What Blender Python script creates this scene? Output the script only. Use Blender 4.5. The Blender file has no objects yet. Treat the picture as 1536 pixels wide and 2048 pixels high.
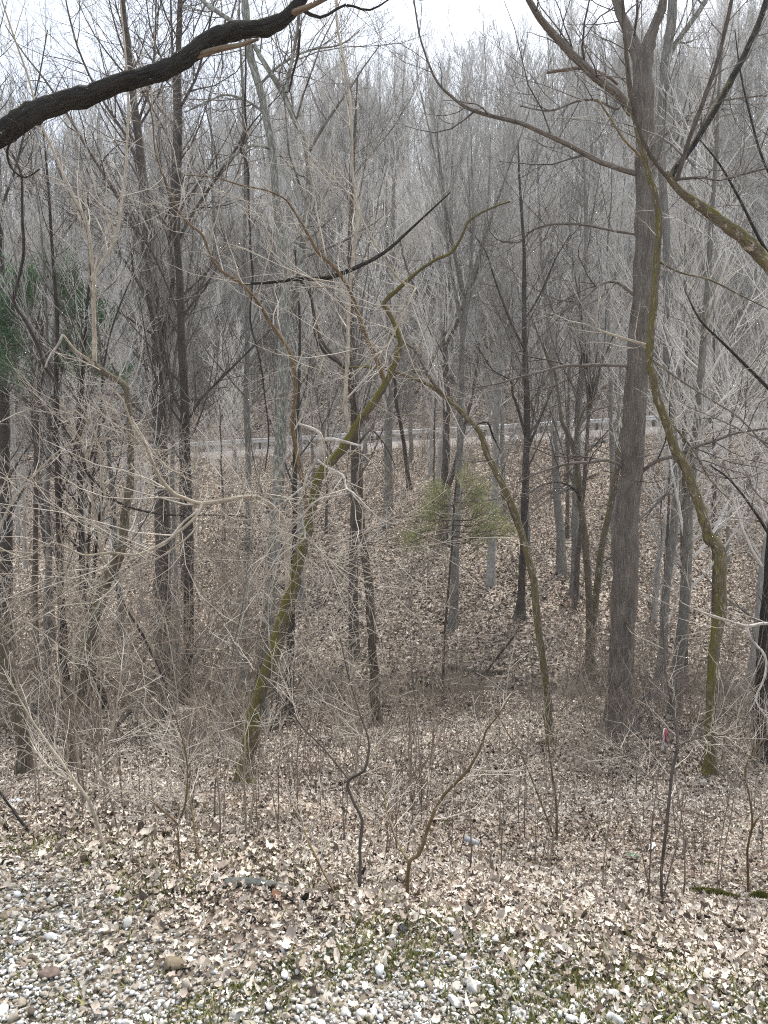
import bpy, math, random
import numpy as np

# ------------------------------------------------------------------ camera, sky, sun, exposure
SC = bpy.context.scene
COL = SC.collection
F = 1479.0                        # focal length in pixels of the 1536x2048 photograph
PITCH = math.radians(5.0)
cam = bpy.data.cameras.new("camera")
cam.sensor_fit = 'VERTICAL'; cam.sensor_height = 36.0; cam.sensor_width = 27.0
cam.lens = 36.0 * F / 2048.0
cam.clip_start = 0.05; cam.clip_end = 3000.0
camo = bpy.data.objects.new("camera", cam); COL.objects.link(camo)
CAMZ = 1.6
camo.location = (0, 0, CAMZ)
camo.rotation_euler = (math.pi / 2 - PITCH, 0, 0)
SC.camera = camo

SUN_EL, SUN_AZ = math.radians(56), math.radians(28)
W = bpy.data.worlds.new("World"); SC.world = W
W.use_nodes = True
nt = W.node_tree; nt.nodes.clear()
wo = nt.nodes.new('ShaderNodeOutputWorld'); bg = nt.nodes.new('ShaderNodeBackground')
sky = nt.nodes.new('ShaderNodeTexSky'); sky.sky_type = 'NISHITA'; sky.sun_disc = False
sky.sun_elevation = SUN_EL; sky.sun_rotation = SUN_AZ
sky.air_density = 1.2; sky.dust_density = 3.0
tc = nt.nodes.new('ShaderNodeTexCoord')
mp = nt.nodes.new('ShaderNodeMapping'); mp.inputs['Scale'].default_value = (1.0, 1.0, 2.2)
nz = nt.nodes.new('ShaderNodeTexNoise'); nz.inputs['Scale'].default_value = 2.4; nz.inputs['Detail'].default_value = 5
nz.inputs['Roughness'].default_value = 0.55
rp = nt.nodes.new('ShaderNodeValToRGB')
rp.color_ramp.elements[0].position = 0.40; rp.color_ramp.elements[0].color = (0.62, 0.62, 0.62, 1)
rp.color_ramp.elements[1].position = 0.62; rp.color_ramp.elements[1].color = (0.97, 0.97, 0.97, 1)
mx = nt.nodes.new('ShaderNodeMix'); mx.data_type = 'RGBA'
mx.inputs['B'].default_value = (2.7, 2.88, 3.12, 1)
nt.links.new(tc.outputs['Generated'], mp.inputs['Vector']); nt.links.new(mp.outputs['Vector'], nz.inputs['Vector'])
nt.links.new(nz.outputs['Fac'], rp.inputs['Fac']); nt.links.new(rp.outputs['Color'], mx.inputs['Factor'])
nt.links.new(sky.outputs['Color'], mx.inputs['A']); nt.links.new(mx.outputs['Result'], bg.inputs['Color'])
bg.inputs['Strength'].default_value = 0.1
nt.links.new(bg.outputs['Background'], wo.inputs['Surface'])

sun = bpy.data.lights.new("sun", 'SUN'); sun.energy = 1.5; sun.angle = math.radians(14); sun.color = (1.0, 0.96, 0.91)
suno = bpy.data.objects.new("sun", sun); COL.objects.link(suno)
suno.rotation_euler = (math.pi / 2 - SUN_EL, 0, math.pi - SUN_AZ)
suno.location = (0, -20, 60)

SC.view_settings.view_transform = 'Standard'; SC.view_settings.look = 'None'
SC.view_settings.exposure = 2.02; SC.view_settings.gamma = 1.0
SC.cycles.filter_width = 1.1
SC.cycles.max_bounces = 5; SC.cycles.diffuse_bounces = 3; SC.cycles.glossy_bounces = 2
SC.cycles.use_denoising = False
SC.cycles.sample_clamp_indirect = 1.5

# ------------------------------------------------------------------ helpers
R = random.Random(7)
NR = np.random.default_rng(11)

def ray(px, py):
    a = (px - 768.0) / F; v = (1024.0 - py) / F
    return (a, math.cos(PITCH) + v * math.sin(PITCH), -math.sin(PITCH) + v * math.cos(PITCH))

def P(px, py, Y):
    r = ray(px, py); t = Y / r[1]
    return (r[0] * t, Y, CAMZ + r[2] * t)

def unit_px(py, Y):                       # metres per photo pixel at distance Y
    return Y / ray(768, py)[1] / F

def pix(x, y, z):
    dz = z - CAMZ
    d = y * math.cos(PITCH) - dz * math.sin(PITCH)
    u = y * math.sin(PITCH) + dz * math.cos(PITCH)
    return 768 + F * x / d, 1024 - F * u / d

PROF = np.array([(-60, -1.2), (-10, -1.55), (1.5, -1.6), (2.5, -1.66), (3.2, -1.9), (5, -2.75), (7, -3.45), (9, -4.12), (11, -4.64),
                 (13, -5.1), (15, -5.4), (16.2, -5.56), (17.0, -6.3), (17.8, -6.75), (19.2, -6.72), (20.0, -6.25), (24, -5.55),
                 (30, -4.55), (40, -2.25), (47.5, -0.35), (49.2, 0.25), (50, 0.3), (57, 0.35), (58, 0.6), (61, 3.2), (64, 5.2)])
PX, PZ = PROF[:, 0], PROF[:, 1]

def sstep(a, b, x):
    t = np.clip((x - a) / (b - a), 0, 1); return t * t * (3 - 2 * t)

def gz(x, y):
    x = np.asarray(x, float); y = np.asarray(y, float)
    sh = np.clip(-0.32 * x, -0.8, 0.8) * (1 - sstep(5, 11, y))
    ye = y - sh
    base = np.interp(ye, PX, PZ)
    far = 64
    ridge = 110 + 6 * np.sin(x * 0.05)
    steep = 0.56 + 0.0022 * np.clip(x, -70, 70)
    up = np.clip(np.minimum(y, ridge) - far, 0, None) * steep
    up = up - np.clip(y - ridge, 0, 60) * 0.10 - np.clip(y - ridge - 60, 0, None) * 0.04
    z = base + up + 0.057 * np.clip(x + 1, -60, 60) * sstep(24, 49, y)
    z = z + (0.05 * np.sin(x * 1.7 + y * 0.6) + 0.04 * np.sin(y * 2.1 - x * 0.8 + 1)) * sstep(3, 6, y) * (1 - sstep(45, 48, y) + sstep(59, 64, y))
    z = z + 0.25 * np.sin(x * 0.35 + 0.8 * np.sin(y * 0.21)) * sstep(19, 28, y) * (1 - sstep(42, 47, y))
    z = z + (0.5 * np.sin(x * 0.21 + y * 0.13) + 0.3 * np.sin(x * 0.43 - y * 0.2)) * sstep(64, 75, y)
    z = z + 1.5 * (1 - sstep(-15, -10.5, x)) * np.exp(-((y - 45.5) / 2.2) ** 2)
    z = z + 0.012 * np.sin(x * 9 + 1.3 * np.sin(y * 7)) * np.sin(y * 8.0) * (1 - sstep(10, 15, y))
    return z + CAMZ

def G(x, y): return float(gz(x, y))

def yground(px, py):                      # distance at which the ray through a pixel meets the ground
    r = ray(px, py); y = 1.2
    while y < 130:
        if CAMZ + r[2] / r[1] * y <= G(r[0] / r[1] * y, y): return y
        y += 0.04
    return 130.0

def mesh_from(name, V, polys_v, sizes, mat, attr=None, smooth=True, fattr=None):
    me = bpy.data.meshes.new(name)
    V = np.ascontiguousarray(V, np.float32); L = np.ascontiguousarray(polys_v, np.int32).ravel()
    sizes = np.asarray(sizes, np.int32)
    me.vertices.add(len(V)); me.vertices.foreach_set('co', V.ravel())
    me.loops.add(len(L)); me.loops.foreach_set('vertex_index', L)
    me.polygons.add(len(sizes))
    st = np.concatenate([[0], np.cumsum(sizes)[:-1]]).astype(np.int32)
    me.polygons.foreach_set('loop_start', st); me.polygons.foreach_set('loop_total', sizes)
    if smooth: me.polygons.foreach_set('use_smooth', np.ones(len(sizes), bool))
    if attr is not None:
        a = me.attributes.new('tube', 'FLOAT_VECTOR', 'POINT'); a.data.foreach_set('vector', np.ascontiguousarray(attr, np.float32).ravel())
    if fattr is not None:
        a = me.attributes.new('tone', 'FLOAT', 'POINT'); a.data.foreach_set('value', np.ascontiguousarray(fattr, np.float32))
    me.update(); me.validate()
    if mat: me.materials.append(mat)
    return me

def link(name, me, parent=None, loc=None):
    o = bpy.data.objects.new(name, me); COL.objects.link(o)
    if parent is not None: o.parent = parent
    if loc is not None: o.location = loc
    return o

def tag(o, label, cat, group=None):
    o['label'] = label; o['category'] = cat
    if group: o['group'] = group
    return o

def thing(name, loc, label, cat, group=None):
    o = bpy.data.objects.new(name, None); COL.objects.link(o); o.location = loc
    o.empty_display_size = 0.2
    return tag(o, label, cat, group)

class Tubes:
    """collects tapered tubes; build() makes ONE mesh of them"""
    def __init__(s): s.g = {}; s.n = 0
    def add(s, pts, rad, k=3):
        s.g.setdefault((len(pts), k), []).append((pts, rad)); s.n += 1
    def mesh(s, name, mat, origin=(0, 0, 0), rough=0.0):
        Vs, Ls, As, nq, off = [], [], [], 0, 0
        for (n, k), items in s.g.items():
            Pt = np.array([i[0] for i in items], float) - np.array(origin)
            Ra = np.array([i[1] for i in items], float)
            m = len(items)
            T = np.empty_like(Pt); T[:, 1:-1] = Pt[:, 2:] - Pt[:, :-2]; T[:, 0] = Pt[:, 1] - Pt[:, 0]; T[:, -1] = Pt[:, -1] - Pt[:, -2]
            seg = np.linalg.norm(np.diff(Pt, axis=1), axis=2)
            ln = np.concatenate([np.zeros((m, 1)), np.cumsum(seg, 1)], 1) + NR.random((m, 1)) * 50
            T /= np.linalg.norm(T, axis=2, keepdims=True) + 1e-9
            ch = Pt[:, -1] - Pt[:, 0]; ch /= np.linalg.norm(ch, axis=1, keepdims=True) + 1e-9
            ref = np.cross(ch, np.where(np.abs(ch[:, 2:3]) > 0.7, [[1.0, 0.2, 0]], [[0.1, 0.2, 1.0]]))
            U = ref[:, None, :] - (ref[:, None, :] * T).sum(2, keepdims=True) * T
            U /= np.linalg.norm(U, axis=2, keepdims=True) + 1e-9
            B = np.cross(T, U)
            a = np.arange(k) * 2 * math.pi / k
            rr = Ra[:, :, None] * np.ones((1, 1, k))
            if rough:
                rr = rr * (1 + rough * (NR.random((m, n, k)) - 0.5) + rough * 0.8 * (NR.random((m, 1, k)) - 0.5))
            V = Pt[:, :, None, :] + rr[..., None] * (np.cos(a)[None, None, :, None] * U[:, :, None, :] + np.sin(a)[None, None, :, None] * B[:, :, None, :])
            A = np.empty_like(V); A[..., 0] = Ra[:, :1, None] * np.cos(a); A[..., 1] = Ra[:, :1, None] * np.sin(a); A[..., 2] = ln[:, :, None]
            idx = np.arange(m * n * k).reshape(m, n, k) + off
            j = (np.arange(k) + 1) % k
            q = np.stack([idx[:, :-1, :], idx[:, :-1, :][:, :, j], idx[:, 1:, :][:, :, j], idx[:, 1:, :]], -1)
            Vs.append(V.reshape(-1, 3)); As.append(A.reshape(-1, 3)); Ls.append(q.reshape(-1, 4)); off += m * n * k
        q = np.concatenate(Ls)
        return mesh_from(name, np.concatenate(Vs), q, np.full(len(q), 4), mat, attr=np.concatenate(As))

def vnorm(v):
    l = math.sqrt(v[0] * v[0] + v[1] * v[1] + v[2] * v[2]) or 1.0
    return (v[0] / l, v[1] / l, v[2] / l)

def smooth_line(pts, sub=3, wig=0.0, rng=R):
    """Catmull-Rom through (x,y,z,r) points"""
    n = len(pts); out = []
    for i in range(n - 1):
        p0 = pts[max(i - 1, 0)]; p1 = pts[i]; p2 = pts[i + 1]; p3 = pts[min(i + 2, n - 1)]
        for s in range(sub):
            t = s / sub; t2 = t * t; t3 = t2 * t
            q = [0.5 * ((2 * p1[c]) + (-p0[c] + p2[c]) * t + (2 * p0[c] - 5 * p1[c] + 4 * p2[c] - p3[c]) * t2 + (-p0[c] + 3 * p1[c] - 3 * p2[c] + p3[c]) * t3) for c in range(4)]
            if wig and (i or s):
                q[0] += rng.uniform(-wig, wig) * q[3]; q[1] += rng.uniform(-wig, wig) * q[3]
            q[3] = max(q[3], 0.0008)
            out.append(tuple(q))
    out.append(tuple(pts[-1]))
    return out

def wander(p, d, L, n, jit, up, rng):
    pts = [p]; s = L / n
    for i in range(n):
        d = vnorm((d[0] + rng.uniform(-jit, jit), d[1] + rng.uniform(-jit, jit), d[2] + rng.uniform(-jit, jit) + up))
        p = (p[0] + d[0] * s, p[1] + d[1] * s, p[2] + d[2] * s); pts.append(p)
    return pts

def LV(n, t0, lo, hi, ang=0.8, jit=0.22, up=0.1, rk=0.45, rmin=0.002, seg=4, k=3, amp=0.25, flat=0.0, bud=0):
    return dict(n=n, t0=t0, lo=lo, hi=hi, ang=ang, jit=jit, up=up, rk=rk, rmin=rmin, seg=seg, k=k, amp=amp, flat=flat, bud=bud)

def grow(T, pts, rad, levels, rng, t1=1.0):
    """side branches along a limb; lengths in metres for the first level, then a share of the parent's length"""
    if not levels: return
    lv = levels[0]; n = lv['n']; m = len(pts) - 1
    if isinstance(n, tuple): n = rng.randint(*n)
    for i in range(n):
        t = lv['t0'] + (t1 - lv['t0']) * (i + rng.random()) / n
        f = min(t * m, m - 1e-4); j = int(f); f -= j
        a, b = pts[j], pts[j + 1]
        p = (a[0] + (b[0] - a[0]) * f, a[1] + (b[1] - a[1]) * f, a[2] + (b[2] - a[2]) * f)
        tg = vnorm((b[0] - a[0], b[1] - a[1], b[2] - a[2]))
        q = (rng.gauss(0, 1), rng.gauss(0, 1), rng.gauss(0, 1))
        if lv['flat']: q = (q[0], q[1], q[2] * (1 - lv['flat']))
        dt = q[0] * tg[0] + q[1] * tg[1] + q[2] * tg[2]
        pr = vnorm((q[0] - dt * tg[0], q[1] - dt * tg[1], q[2] - dt * tg[2]))
        an = lv['ang'] + rng.uniform(-lv['amp'], lv['amp']); c, s = math.cos(an), math.sin(an)
        d = (tg[0] * c + pr[0] * s, tg[1] * c + pr[1] * s, tg[2] * c + pr[2] * s)
        L = rng.uniform(lv['lo'], lv['hi']) * (1.15 - 0.55 * t)
        r0 = max(lv['rmin'], (rad[j] * (1 - f) + rad[j + 1] * f) * lv['rk'] * rng.uniform(0.7, 1.1))
        r0 = max(lv['rmin'], min(r0, L * 0.0125))
        cp = wander(p, d, L, lv['seg'], lv['jit'], lv['up'], rng)
        r1 = max(lv['rmin'] * 0.6, r0 * 0.3)
        cr = [r0 + (r1 - r0) * u / lv['seg'] for u in range(lv['seg'] + 1)]
        if lv['bud'] and rng.random() < lv['bud']:
            e = cp[-1]; dd = vnorm((e[0] - cp[-2][0], e[1] - cp[-2][1], e[2] - cp[-2][2]))
            w = lv['rmin'] * 2.2
            T.add(cp + [(e[0] + dd[0] * w, e[1] + dd[1] * w, e[2] + dd[2] * w), (e[0] + dd[0] * w * 3.4, e[1] + dd[1] * w * 3.4, e[2] + dd[2] * w * 3.4)], cr + [w, w * 0.2], lv['k'])
        else:
            T.add(cp, cr, lv['k'])
        if len(levels) > 1:
            nx = dict(levels[1]); nx['lo'] *= L; nx['hi'] *= L
            grow(T, cp, cr, [nx] + levels[2:], rng)

# ------------------------------------------------------------------ materials
def newmat(name):
    m = bpy.data.materials.new(name); m.use_nodes = True
    n = m.node_tree.nodes; b = n['Principled BSDF']; b.inputs['Roughness'].default_value = 0.9
    b.inputs['Specular IOR Level'].default_value = 0.2
    return m, n, m.node_tree.links, b

def ramp(n, stops):
    r = n.new('ShaderNodeValToRGB'); e = r.color_ramp.elements
    while len(e) < len(stops): e.new(0.5)
    for i, (p, c) in enumerate(stops):
        e[i].position = p; e[i].color = (c[0], c[1], c[2], 1)
    return r

def noise(n, l, vec, scale, detail=4, rough=0.6, stretch=None):
    t = n.new('ShaderNodeTexNoise'); t.inputs['Scale'].default_value = scale
    t.inputs['Detail'].default_value = detail; t.inputs['Roughness'].default_value = rough
    if stretch:
        m = n.new('ShaderNodeMapping'); m.inputs['Scale'].default_value = stretch
        l.new(vec, m.inputs['Vector']); vec = m.outputs['Vector']
    l.new(vec, t.inputs['Vector']); return t

def mixc(n, l, fac, a, b):
    m = n.new('ShaderNodeMix'); m.data_type = 'RGBA'
    for s, v in (('Factor', fac), ('A', a), ('B', b)):
        if hasattr(v, 'is_linked') or hasattr(v, 'links'): l.new(v, m.inputs[s])
        elif s == 'Factor': m.inputs[s].default_value = v
        else: m.inputs[s].default_value = (v[0], v[1], v[2], 1)
    return m.outputs['Result']

def bark(name, dark, light, furrow=60, along=0.13, moss=0.0, lichen=0.0, lich=(0.42, 0.44, 0.38), bump=0.6, bands=0.0):
    m, n, l, b = newmat(name)
    at = n.new('ShaderNodeAttribute'); at.attribute_name = 'tube'; vec = at.outputs['Vector']
    f = noise(n, l, vec, furrow, 5, 0.65, (1, 1, along))
    r = ramp(n, [(0.3, dark), (0.72, light)]); l.new(f.outputs['Fac'], r.inputs['Fac'])
    col = r.outputs['Color']
    big = noise(n, l, vec, 3.0, 3, 0.6)
    rb = ramp(n, [(0.3, (0.72, 0.7, 0.7)), (0.7, (1.2, 1.2, 1.18))]); l.new(big.outputs['Fac'], rb.inputs['Fac'])
    mm = n.new('ShaderNodeMix'); mm.data_type = 'RGBA'; mm.blend_type = 'MULTIPLY'; mm.inputs['Factor'].default_value = 1
    l.new(col, mm.inputs['A']); l.new(rb.outputs['Color'], mm.inputs['B']); col = mm.outputs['Result']
    if lichen:
        s = noise(n, l, vec, 11, 4, 0.7, (1, 1, 0.8))
        rr = ramp(n, [(0.66 - lichen * 0.25, (0, 0, 0)), (0.73 - lichen * 0.25, (1, 1, 1))]); l.new(s.outputs['Fac'], rr.inputs['Fac'])
        col = mixc(n, l, rr.outputs['Color'], col, lich)
    if moss:
        s = noise(n, l, vec, 8, 7, 0.78, (2.2, 2.2, 0.7))
        gn = n.new('ShaderNodeNewGeometry'); sn = n.new('ShaderNodeSeparateXYZ'); l.new(gn.outputs['Normal'], sn.inputs['Vector'])
        ma = n.new('ShaderNodeMath'); ma.operation = 'MULTIPLY_ADD'; ma.inputs[1].default_value = 0.16; l.new(sn.outputs['Z'], ma.inputs[0]); l.new(s.outputs['Fac'], ma.inputs[2])
        m2 = n.new('ShaderNodeMath'); m2.operation = 'MULTIPLY_ADD'; m2.inputs[1].default_value = -0.07; l.new(sn.outputs['X'], m2.inputs[0]); l.new(ma.outputs[0], m2.inputs[2])
        rr = ramp(n, [(0.66 - moss * 0.25, (0, 0, 0)), (0.80 - moss * 0.25, (0.95, 0.95, 0.95))]); l.new(m2.outputs[0], rr.inputs['Fac'])
        g = noise(n, l, vec, 130, 3, 0.6)
        gr = ramp(n, [(0.3, (0.05, 0.047, 0.01)), (0.7, (0.23, 0.2, 0.042))]); l.new(g.outputs['Fac'], gr.inputs['Fac'])
        col = mixc(n, l, rr.outputs['Color'], col, gr.outputs['Color'])
    l.new(col, b.inputs['Base Color'])
    bp = n.new('ShaderNodeBump'); bp.inputs['Strength'].default_value = bump; bp.inputs['Distance'].default_value = 0.02
    l.new(f.outputs['Fac'], bp.inputs['Height']); l.new(bp.outputs['Normal'], b.inputs['Normal'])
    return m

def twig(name, c1, c2, rnd=False):
    m, n, l, b = newmat(name)
    if rnd:
        oi = n.new('ShaderNodeObjectInfo'); r = ramp(n, [(0.0, c1), (1.0, c2)]); l.new(oi.outputs['Random'], r.inputs['Fac'])
    else:
        at = n.new('ShaderNodeAttribute'); at.attribute_name = 'tube'
        s = noise(n, l, at.outputs['Vector'], 2.2, 2, 0.6); r = ramp(n, [(0.35, c1), (0.65, c2)]); l.new(s.outputs['Fac'], r.inputs['Fac'])
    l.new(r.outputs['Color'], b.inputs['Base Color'])
    return m

def toned(name, stops, rough=0.85, spec=0.2, noise_scale=None):
    m, n, l, b = newmat(name); b.inputs['Roughness'].default_value = rough; b.inputs['Specular IOR Level'].default_value = spec
    at = n.new('ShaderNodeAttribute'); at.attribute_name = 'tone'
    r = ramp(n, stops); l.new(at.outputs['Fac'], r.inputs['Fac']); col = r.outputs['Color']
    if noise_scale:
        tc = n.new('ShaderNodeTexCoord'); s = noise(n, l, tc.outputs['Object'], noise_scale, 4, 0.65)
        rb = ramp(n, [(0.3, (0.68, 0.67, 0.65)), (0.7, (1.12, 1.12, 1.12))]); l.new(s.outputs['Fac'], rb.inputs['Fac'])
        mm = n.new('ShaderNodeMix'); mm.data_type = 'RGBA'; mm.blend_type = 'MULTIPLY'; mm.inputs['Factor'].default_value = 1
        l.new(col, mm.inputs['A']); l.new(rb.outputs['Color'], mm.inputs['B']); col = mm.outputs['Result']
    l.new(col, b.inputs['Base Color'])
    return m

def plain(name, c, rough=0.7, c2=None, scale=20, metal=0.0):
    m, n, l, b = newmat(name); b.inputs['Roughness'].default_value = rough; b.inputs['Metallic'].default_value = metal
    tc = n.new('ShaderNodeTexCoord'); s = noise(n, l, tc.outputs['Object'], scale, 5, 0.65)
    c2 = c2 or tuple(x * 0.6 for x in c)
    r = ramp(n, [(0.3, c2), (0.7, c)]); l.new(s.outputs['Fac'], r.inputs['Fac']); l.new(r.outputs['Color'], b.inputs['Base Color'])
    bp = n.new('ShaderNodeBump'); bp.inputs['Strength'].default_value = 0.3; bp.inputs['Distance'].default_value = 0.01
    l.new(s.outputs['Fac'], bp.inputs['Height']); l.new(bp.outputs['Normal'], b.inputs['Normal'])
    return m

M = {}
M['poplar'] = bark('bark_furrowed_grey', (0.06, 0.05, 0.043), (0.31, 0.272, 0.238), furrow=75, along=0.05, lichen=0.12, bump=1.0)
M['mossy'] = bark('bark_mossy', (0.035, 0.027, 0.02), (0.19, 0.155, 0.115), furrow=50, along=0.2, moss=0.95, lichen=0.3, lich=(0.33, 0.3, 0.24))
M['patchmoss'] = bark('bark_moss_patches', (0.04, 0.031, 0.022), (0.235, 0.195, 0.145), furrow=48, along=0.22, moss=0.78, lichen=0.42, lich=(0.38, 0.34, 0.27))
M['halfmoss'] = bark('bark_half_mossy', (0.045, 0.037, 0.027), (0.22, 0.185, 0.14), furrow=60, along=0.15, moss=0.42, lichen=0.25)
M['dark'] = bark('bark_dark', (0.012, 0.011, 0.011), (0.07, 0.064, 0.058), furrow=55, along=0.16, moss=0.12, lichen=0.05, bump=1.0)
M['darkstraight'] = bark('bark_dark_straight', (0.025, 0.022, 0.02), (0.125, 0.108, 0.095), furrow=60, along=0.1)
M['lichen'] = bark('bark_lichen', (0.08, 0.075, 0.066), (0.29, 0.272, 0.243), furrow=45, along=0.35, lichen=0.62, lich=(0.36, 0.38, 0.33), moss=0.1)
M['shaggy'] = bark('bark_shaggy', (0.04, 0.031, 0.025), (0.19, 0.155, 0.122), furrow=80, along=0.06, bump=1.0)
M['tan'] = bark('bark_tan', (0.24, 0.2, 0.15), (0.58, 0.51, 0.41), furrow=50, along=0.3, moss=0.1, lichen=0.2)
M['brown'] = bark('bark_brown', (0.08, 0.055, 0.03), (0.26, 0.19, 0.12), furrow=50, along=0.3, moss=0.3)
M['bleached'] = bark('bark_bleached', (0.26, 0.225, 0.19), (0.72, 0.68, 0.62), furrow=60, along=0.25)
M['deadwood'] = bark('dead_wood', (0.07, 0.05, 0.04), (0.3, 0.23, 0.17), furrow=60, along=0.1)
M['broken'] = bark('broken_wood', (0.1, 0.072, 0.05), (0.3, 0.23, 0.165), furrow=70, along=0.08)
M['vine'] = bark('bark_vine', (0.02, 0.016, 0.015), (0.09, 0.075, 0.065), furrow=80, along=0.1)
M['greybark'] = bark('bark_grey', (0.08, 0.075, 0.067), (0.31, 0.293, 0.265), furrow=40, along=0.25, lichen=0.3)
M['palebark'] = bark('bark_pale', (0.17, 0.165, 0.155), (0.5, 0.485, 0.46), furrow=40, along=0.3, lichen=0.3)
M['brownbark'] = bark('bark_grey_brown', (0.045, 0.038, 0.033), (0.175, 0.148, 0.128), furrow=50, along=0.15)
M['twig_tan'] = twig('twig_tan', (0.2, 0.165, 0.13), (0.68, 0.62, 0.53))
M['twig_grey'] = twig('twig_grey', (0.07, 0.061, 0.054), (0.24, 0.215, 0.19))
M['twig_dark'] = twig('twig_dark', (0.05, 0.042, 0.04), (0.13, 0.11, 0.098))
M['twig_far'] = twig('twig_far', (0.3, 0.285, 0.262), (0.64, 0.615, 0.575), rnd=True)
M['twig_brush'] = twig('twig_brush', (0.14, 0.11, 0.086), (0.44, 0.375, 0.3))
M['twig_red'] = twig('twig_reddish', (0.12, 0.085, 0.068), (0.27, 0.215, 0.175))

# leaf litter, gravel, plants
M['leaf'] = toned('dead_leaves', [(0.0, (0.03, 0.022, 0.017)), (0.2, (0.12, 0.087, 0.066)), (0.42, (0.31, 0.25, 0.2)), (0.68, (0.51, 0.44, 0.37)), (1.0, (0.78, 0.72, 0.62))], 0.75, 0.3, 70)
M['stone'] = toned('gravel_stones', [(0.0, (0.1, 0.08, 0.06)), (0.2, (0.27, 0.22, 0.16)), (0.42, (0.41, 0.38, 0.32)), (0.7, (0.5, 0.5, 0.49)), (1.0, (0.76, 0.78, 0.78))], 0.8, 0.25, 60)
M['grass'] = toned('grass_and_moss', [(0.0, (0.07, 0.08, 0.025)), (0.4, (0.18, 0.19, 0.06)), (0.75, (0.31, 0.3, 0.11)), (1.0, (0.47, 0.42, 0.24))], 0.8)
M['cedar'] = toned('cedar_foliage', [(0.0, (0.2, 0.22, 0.09)), (0.5, (0.36, 0.38, 0.17)), (1.0, (0.52, 0.52, 0.28))], 0.8)
M['cedar_dark'] = toned('dark_cedar_foliage', [(0.0, (0.06, 0.12, 0.065)), (0.5, (0.13, 0.22, 0.12)), (1.0, (0.24, 0.32, 0.18))], 0.8)
M['beech'] = toned('held_brown_leaves', [(0.0, (0.2, 0.12, 0.075)), (0.5, (0.42, 0.27, 0.18)), (1.0, (0.6, 0.43, 0.31))], 0.7, 0.3)
M['fern'] = toned('evergreen_leaves', [(0.0, (0.035, 0.07, 0.025)), (1.0, (0.13, 0.2, 0.07))], 0.6)

def ground_material():
    m, n, l, b = newmat('forest_floor')
    g = n.new('ShaderNodeNewGeometry'); pos = g.outputs['Position']
    v1 = n.new('ShaderNodeTexVoronoi'); v1.inputs['Scale'].default_value = 12.0; v1.inputs['Randomness'].default_value = 1
    wn = noise(n, l, pos, 9, 3, 0.6)
    ad = n.new('ShaderNodeMix'); ad.data_type = 'RGBA'; ad.blend_type = 'LINEAR_LIGHT'; ad.inputs['Factor'].default_value = 0.06
    l.new(pos, ad.inputs['A']); l.new(wn.outputs['Color'], ad.inputs['B'])
    l.new(ad.outputs['Result'], v1.inputs['Vector'])
    sep = n.new('ShaderNodeSeparateColor'); l.new(v1.outputs['Color'], sep.inputs['Color'])
    lr = ramp(n, [(0.0, (0.035, 0.026, 0.02)), (0.3, (0.17, 0.128, 0.098)), (0.55, (0.33, 0.268, 0.215)), (0.8, (0.49, 0.42, 0.345)), (1.0, (0.64, 0.58, 0.49))])
    l.new(sep.outputs['Red'], lr.inputs['Fac']); leaf = lr.outputs['Color']
    big = noise(n, l, pos, 0.35, 5, 0.62)
    br = ramp(n, [(0.35, (0.62, 0.58, 0.55)), (0.65, (1.08, 1.06, 1.04))]); l.new(big.outputs['Fac'], br.inputs['Fac'])
    mm = n.new('ShaderNodeMix'); mm.data_type = 'RGBA'; mm.blend_type = 'MULTIPLY'; mm.inputs['Factor'].default_value = 1
    l.new(leaf, mm.inputs['A']); l.new(br.outputs['Color'], mm.inputs['B']); col = mm.outputs['Result']
    # green patches
    gp = noise(n, l, pos, 0.8, 6, 0.7); gr = ramp(n, [(0.56, (0, 0, 0)), (0.68, (0.55, 0.55, 0.55))]); l.new(gp.outputs['Fac'], gr.inputs['Fac'])
    gf = noise(n, l, pos, 40, 3, 0.6); gc = ramp(n, [(0.3, (0.05, 0.06, 0.02)), (0.7, (0.17, 0.17, 0.07))]); l.new(gf.outputs['Fac'], gc.inputs['Fac'])
    col = mixc(n, l, gr.outputs['Color'], col, gc.outputs['Color'])
    # gravel verge beside the camera, gravel shoulder by the road, wet creek bed (vertex masks)
    at = n.new('ShaderNodeAttribute'); at.attribute_name = 'tube'
    sx = n.new('ShaderNodeSeparateXYZ'); l.new(at.outputs['Vector'], sx.inputs['Vector'])
    vv = n.new('ShaderNodeTexVoronoi'); vv.inputs['Scale'].default_value = 45; l.new(pos, vv.inputs['Vector'])
    sv = n.new('ShaderNodeSeparateColor'); l.new(vv.outputs['Color'], sv.inputs['Color'])
    gv = ramp(n, [(0.0, (0.07, 0.055, 0.04)), (0.5, (0.2, 0.175, 0.13)), (1.0, (0.42, 0.4, 0.36))]); l.new(sv.outputs['Green'], gv.inputs['Fac'])
    col = mixc(n, l, sx.outputs['X'], col, gv.outputs['Color'])
    sh = noise(n, l, pos, 6, 4, 0.6); sr = ramp(n, [(0.3, (0.24, 0.21, 0.185)), (0.7, (0.44, 0.41, 0.375))]); l.new(sh.outputs['Fac'], sr.inputs['Fac'])
    col = mixc(n, l, sx.outputs['Y'], col, sr.outputs['Color'])
    cr = ramp(n, [(0.3, (0.03, 0.025, 0.018)), (0.7, (0.13, 0.105, 0.075))]); l.new(gf.outputs['Fac'], cr.inputs['Fac'])
    col = mixc(n, l, sx.outputs['Z'], col, cr.outputs['Color'])
    l.new(col, b.inputs['Base Color'])
    bp = n.new('ShaderNodeBump'); bp.inputs['Strength'].default_value = 0.8; bp.inputs['Distance'].default_value = 0.04
    l.new(sep.outputs['Green'], bp.inputs['Height']); l.new(bp.outputs['Normal'], b.inputs['Normal'])
    return m

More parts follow.
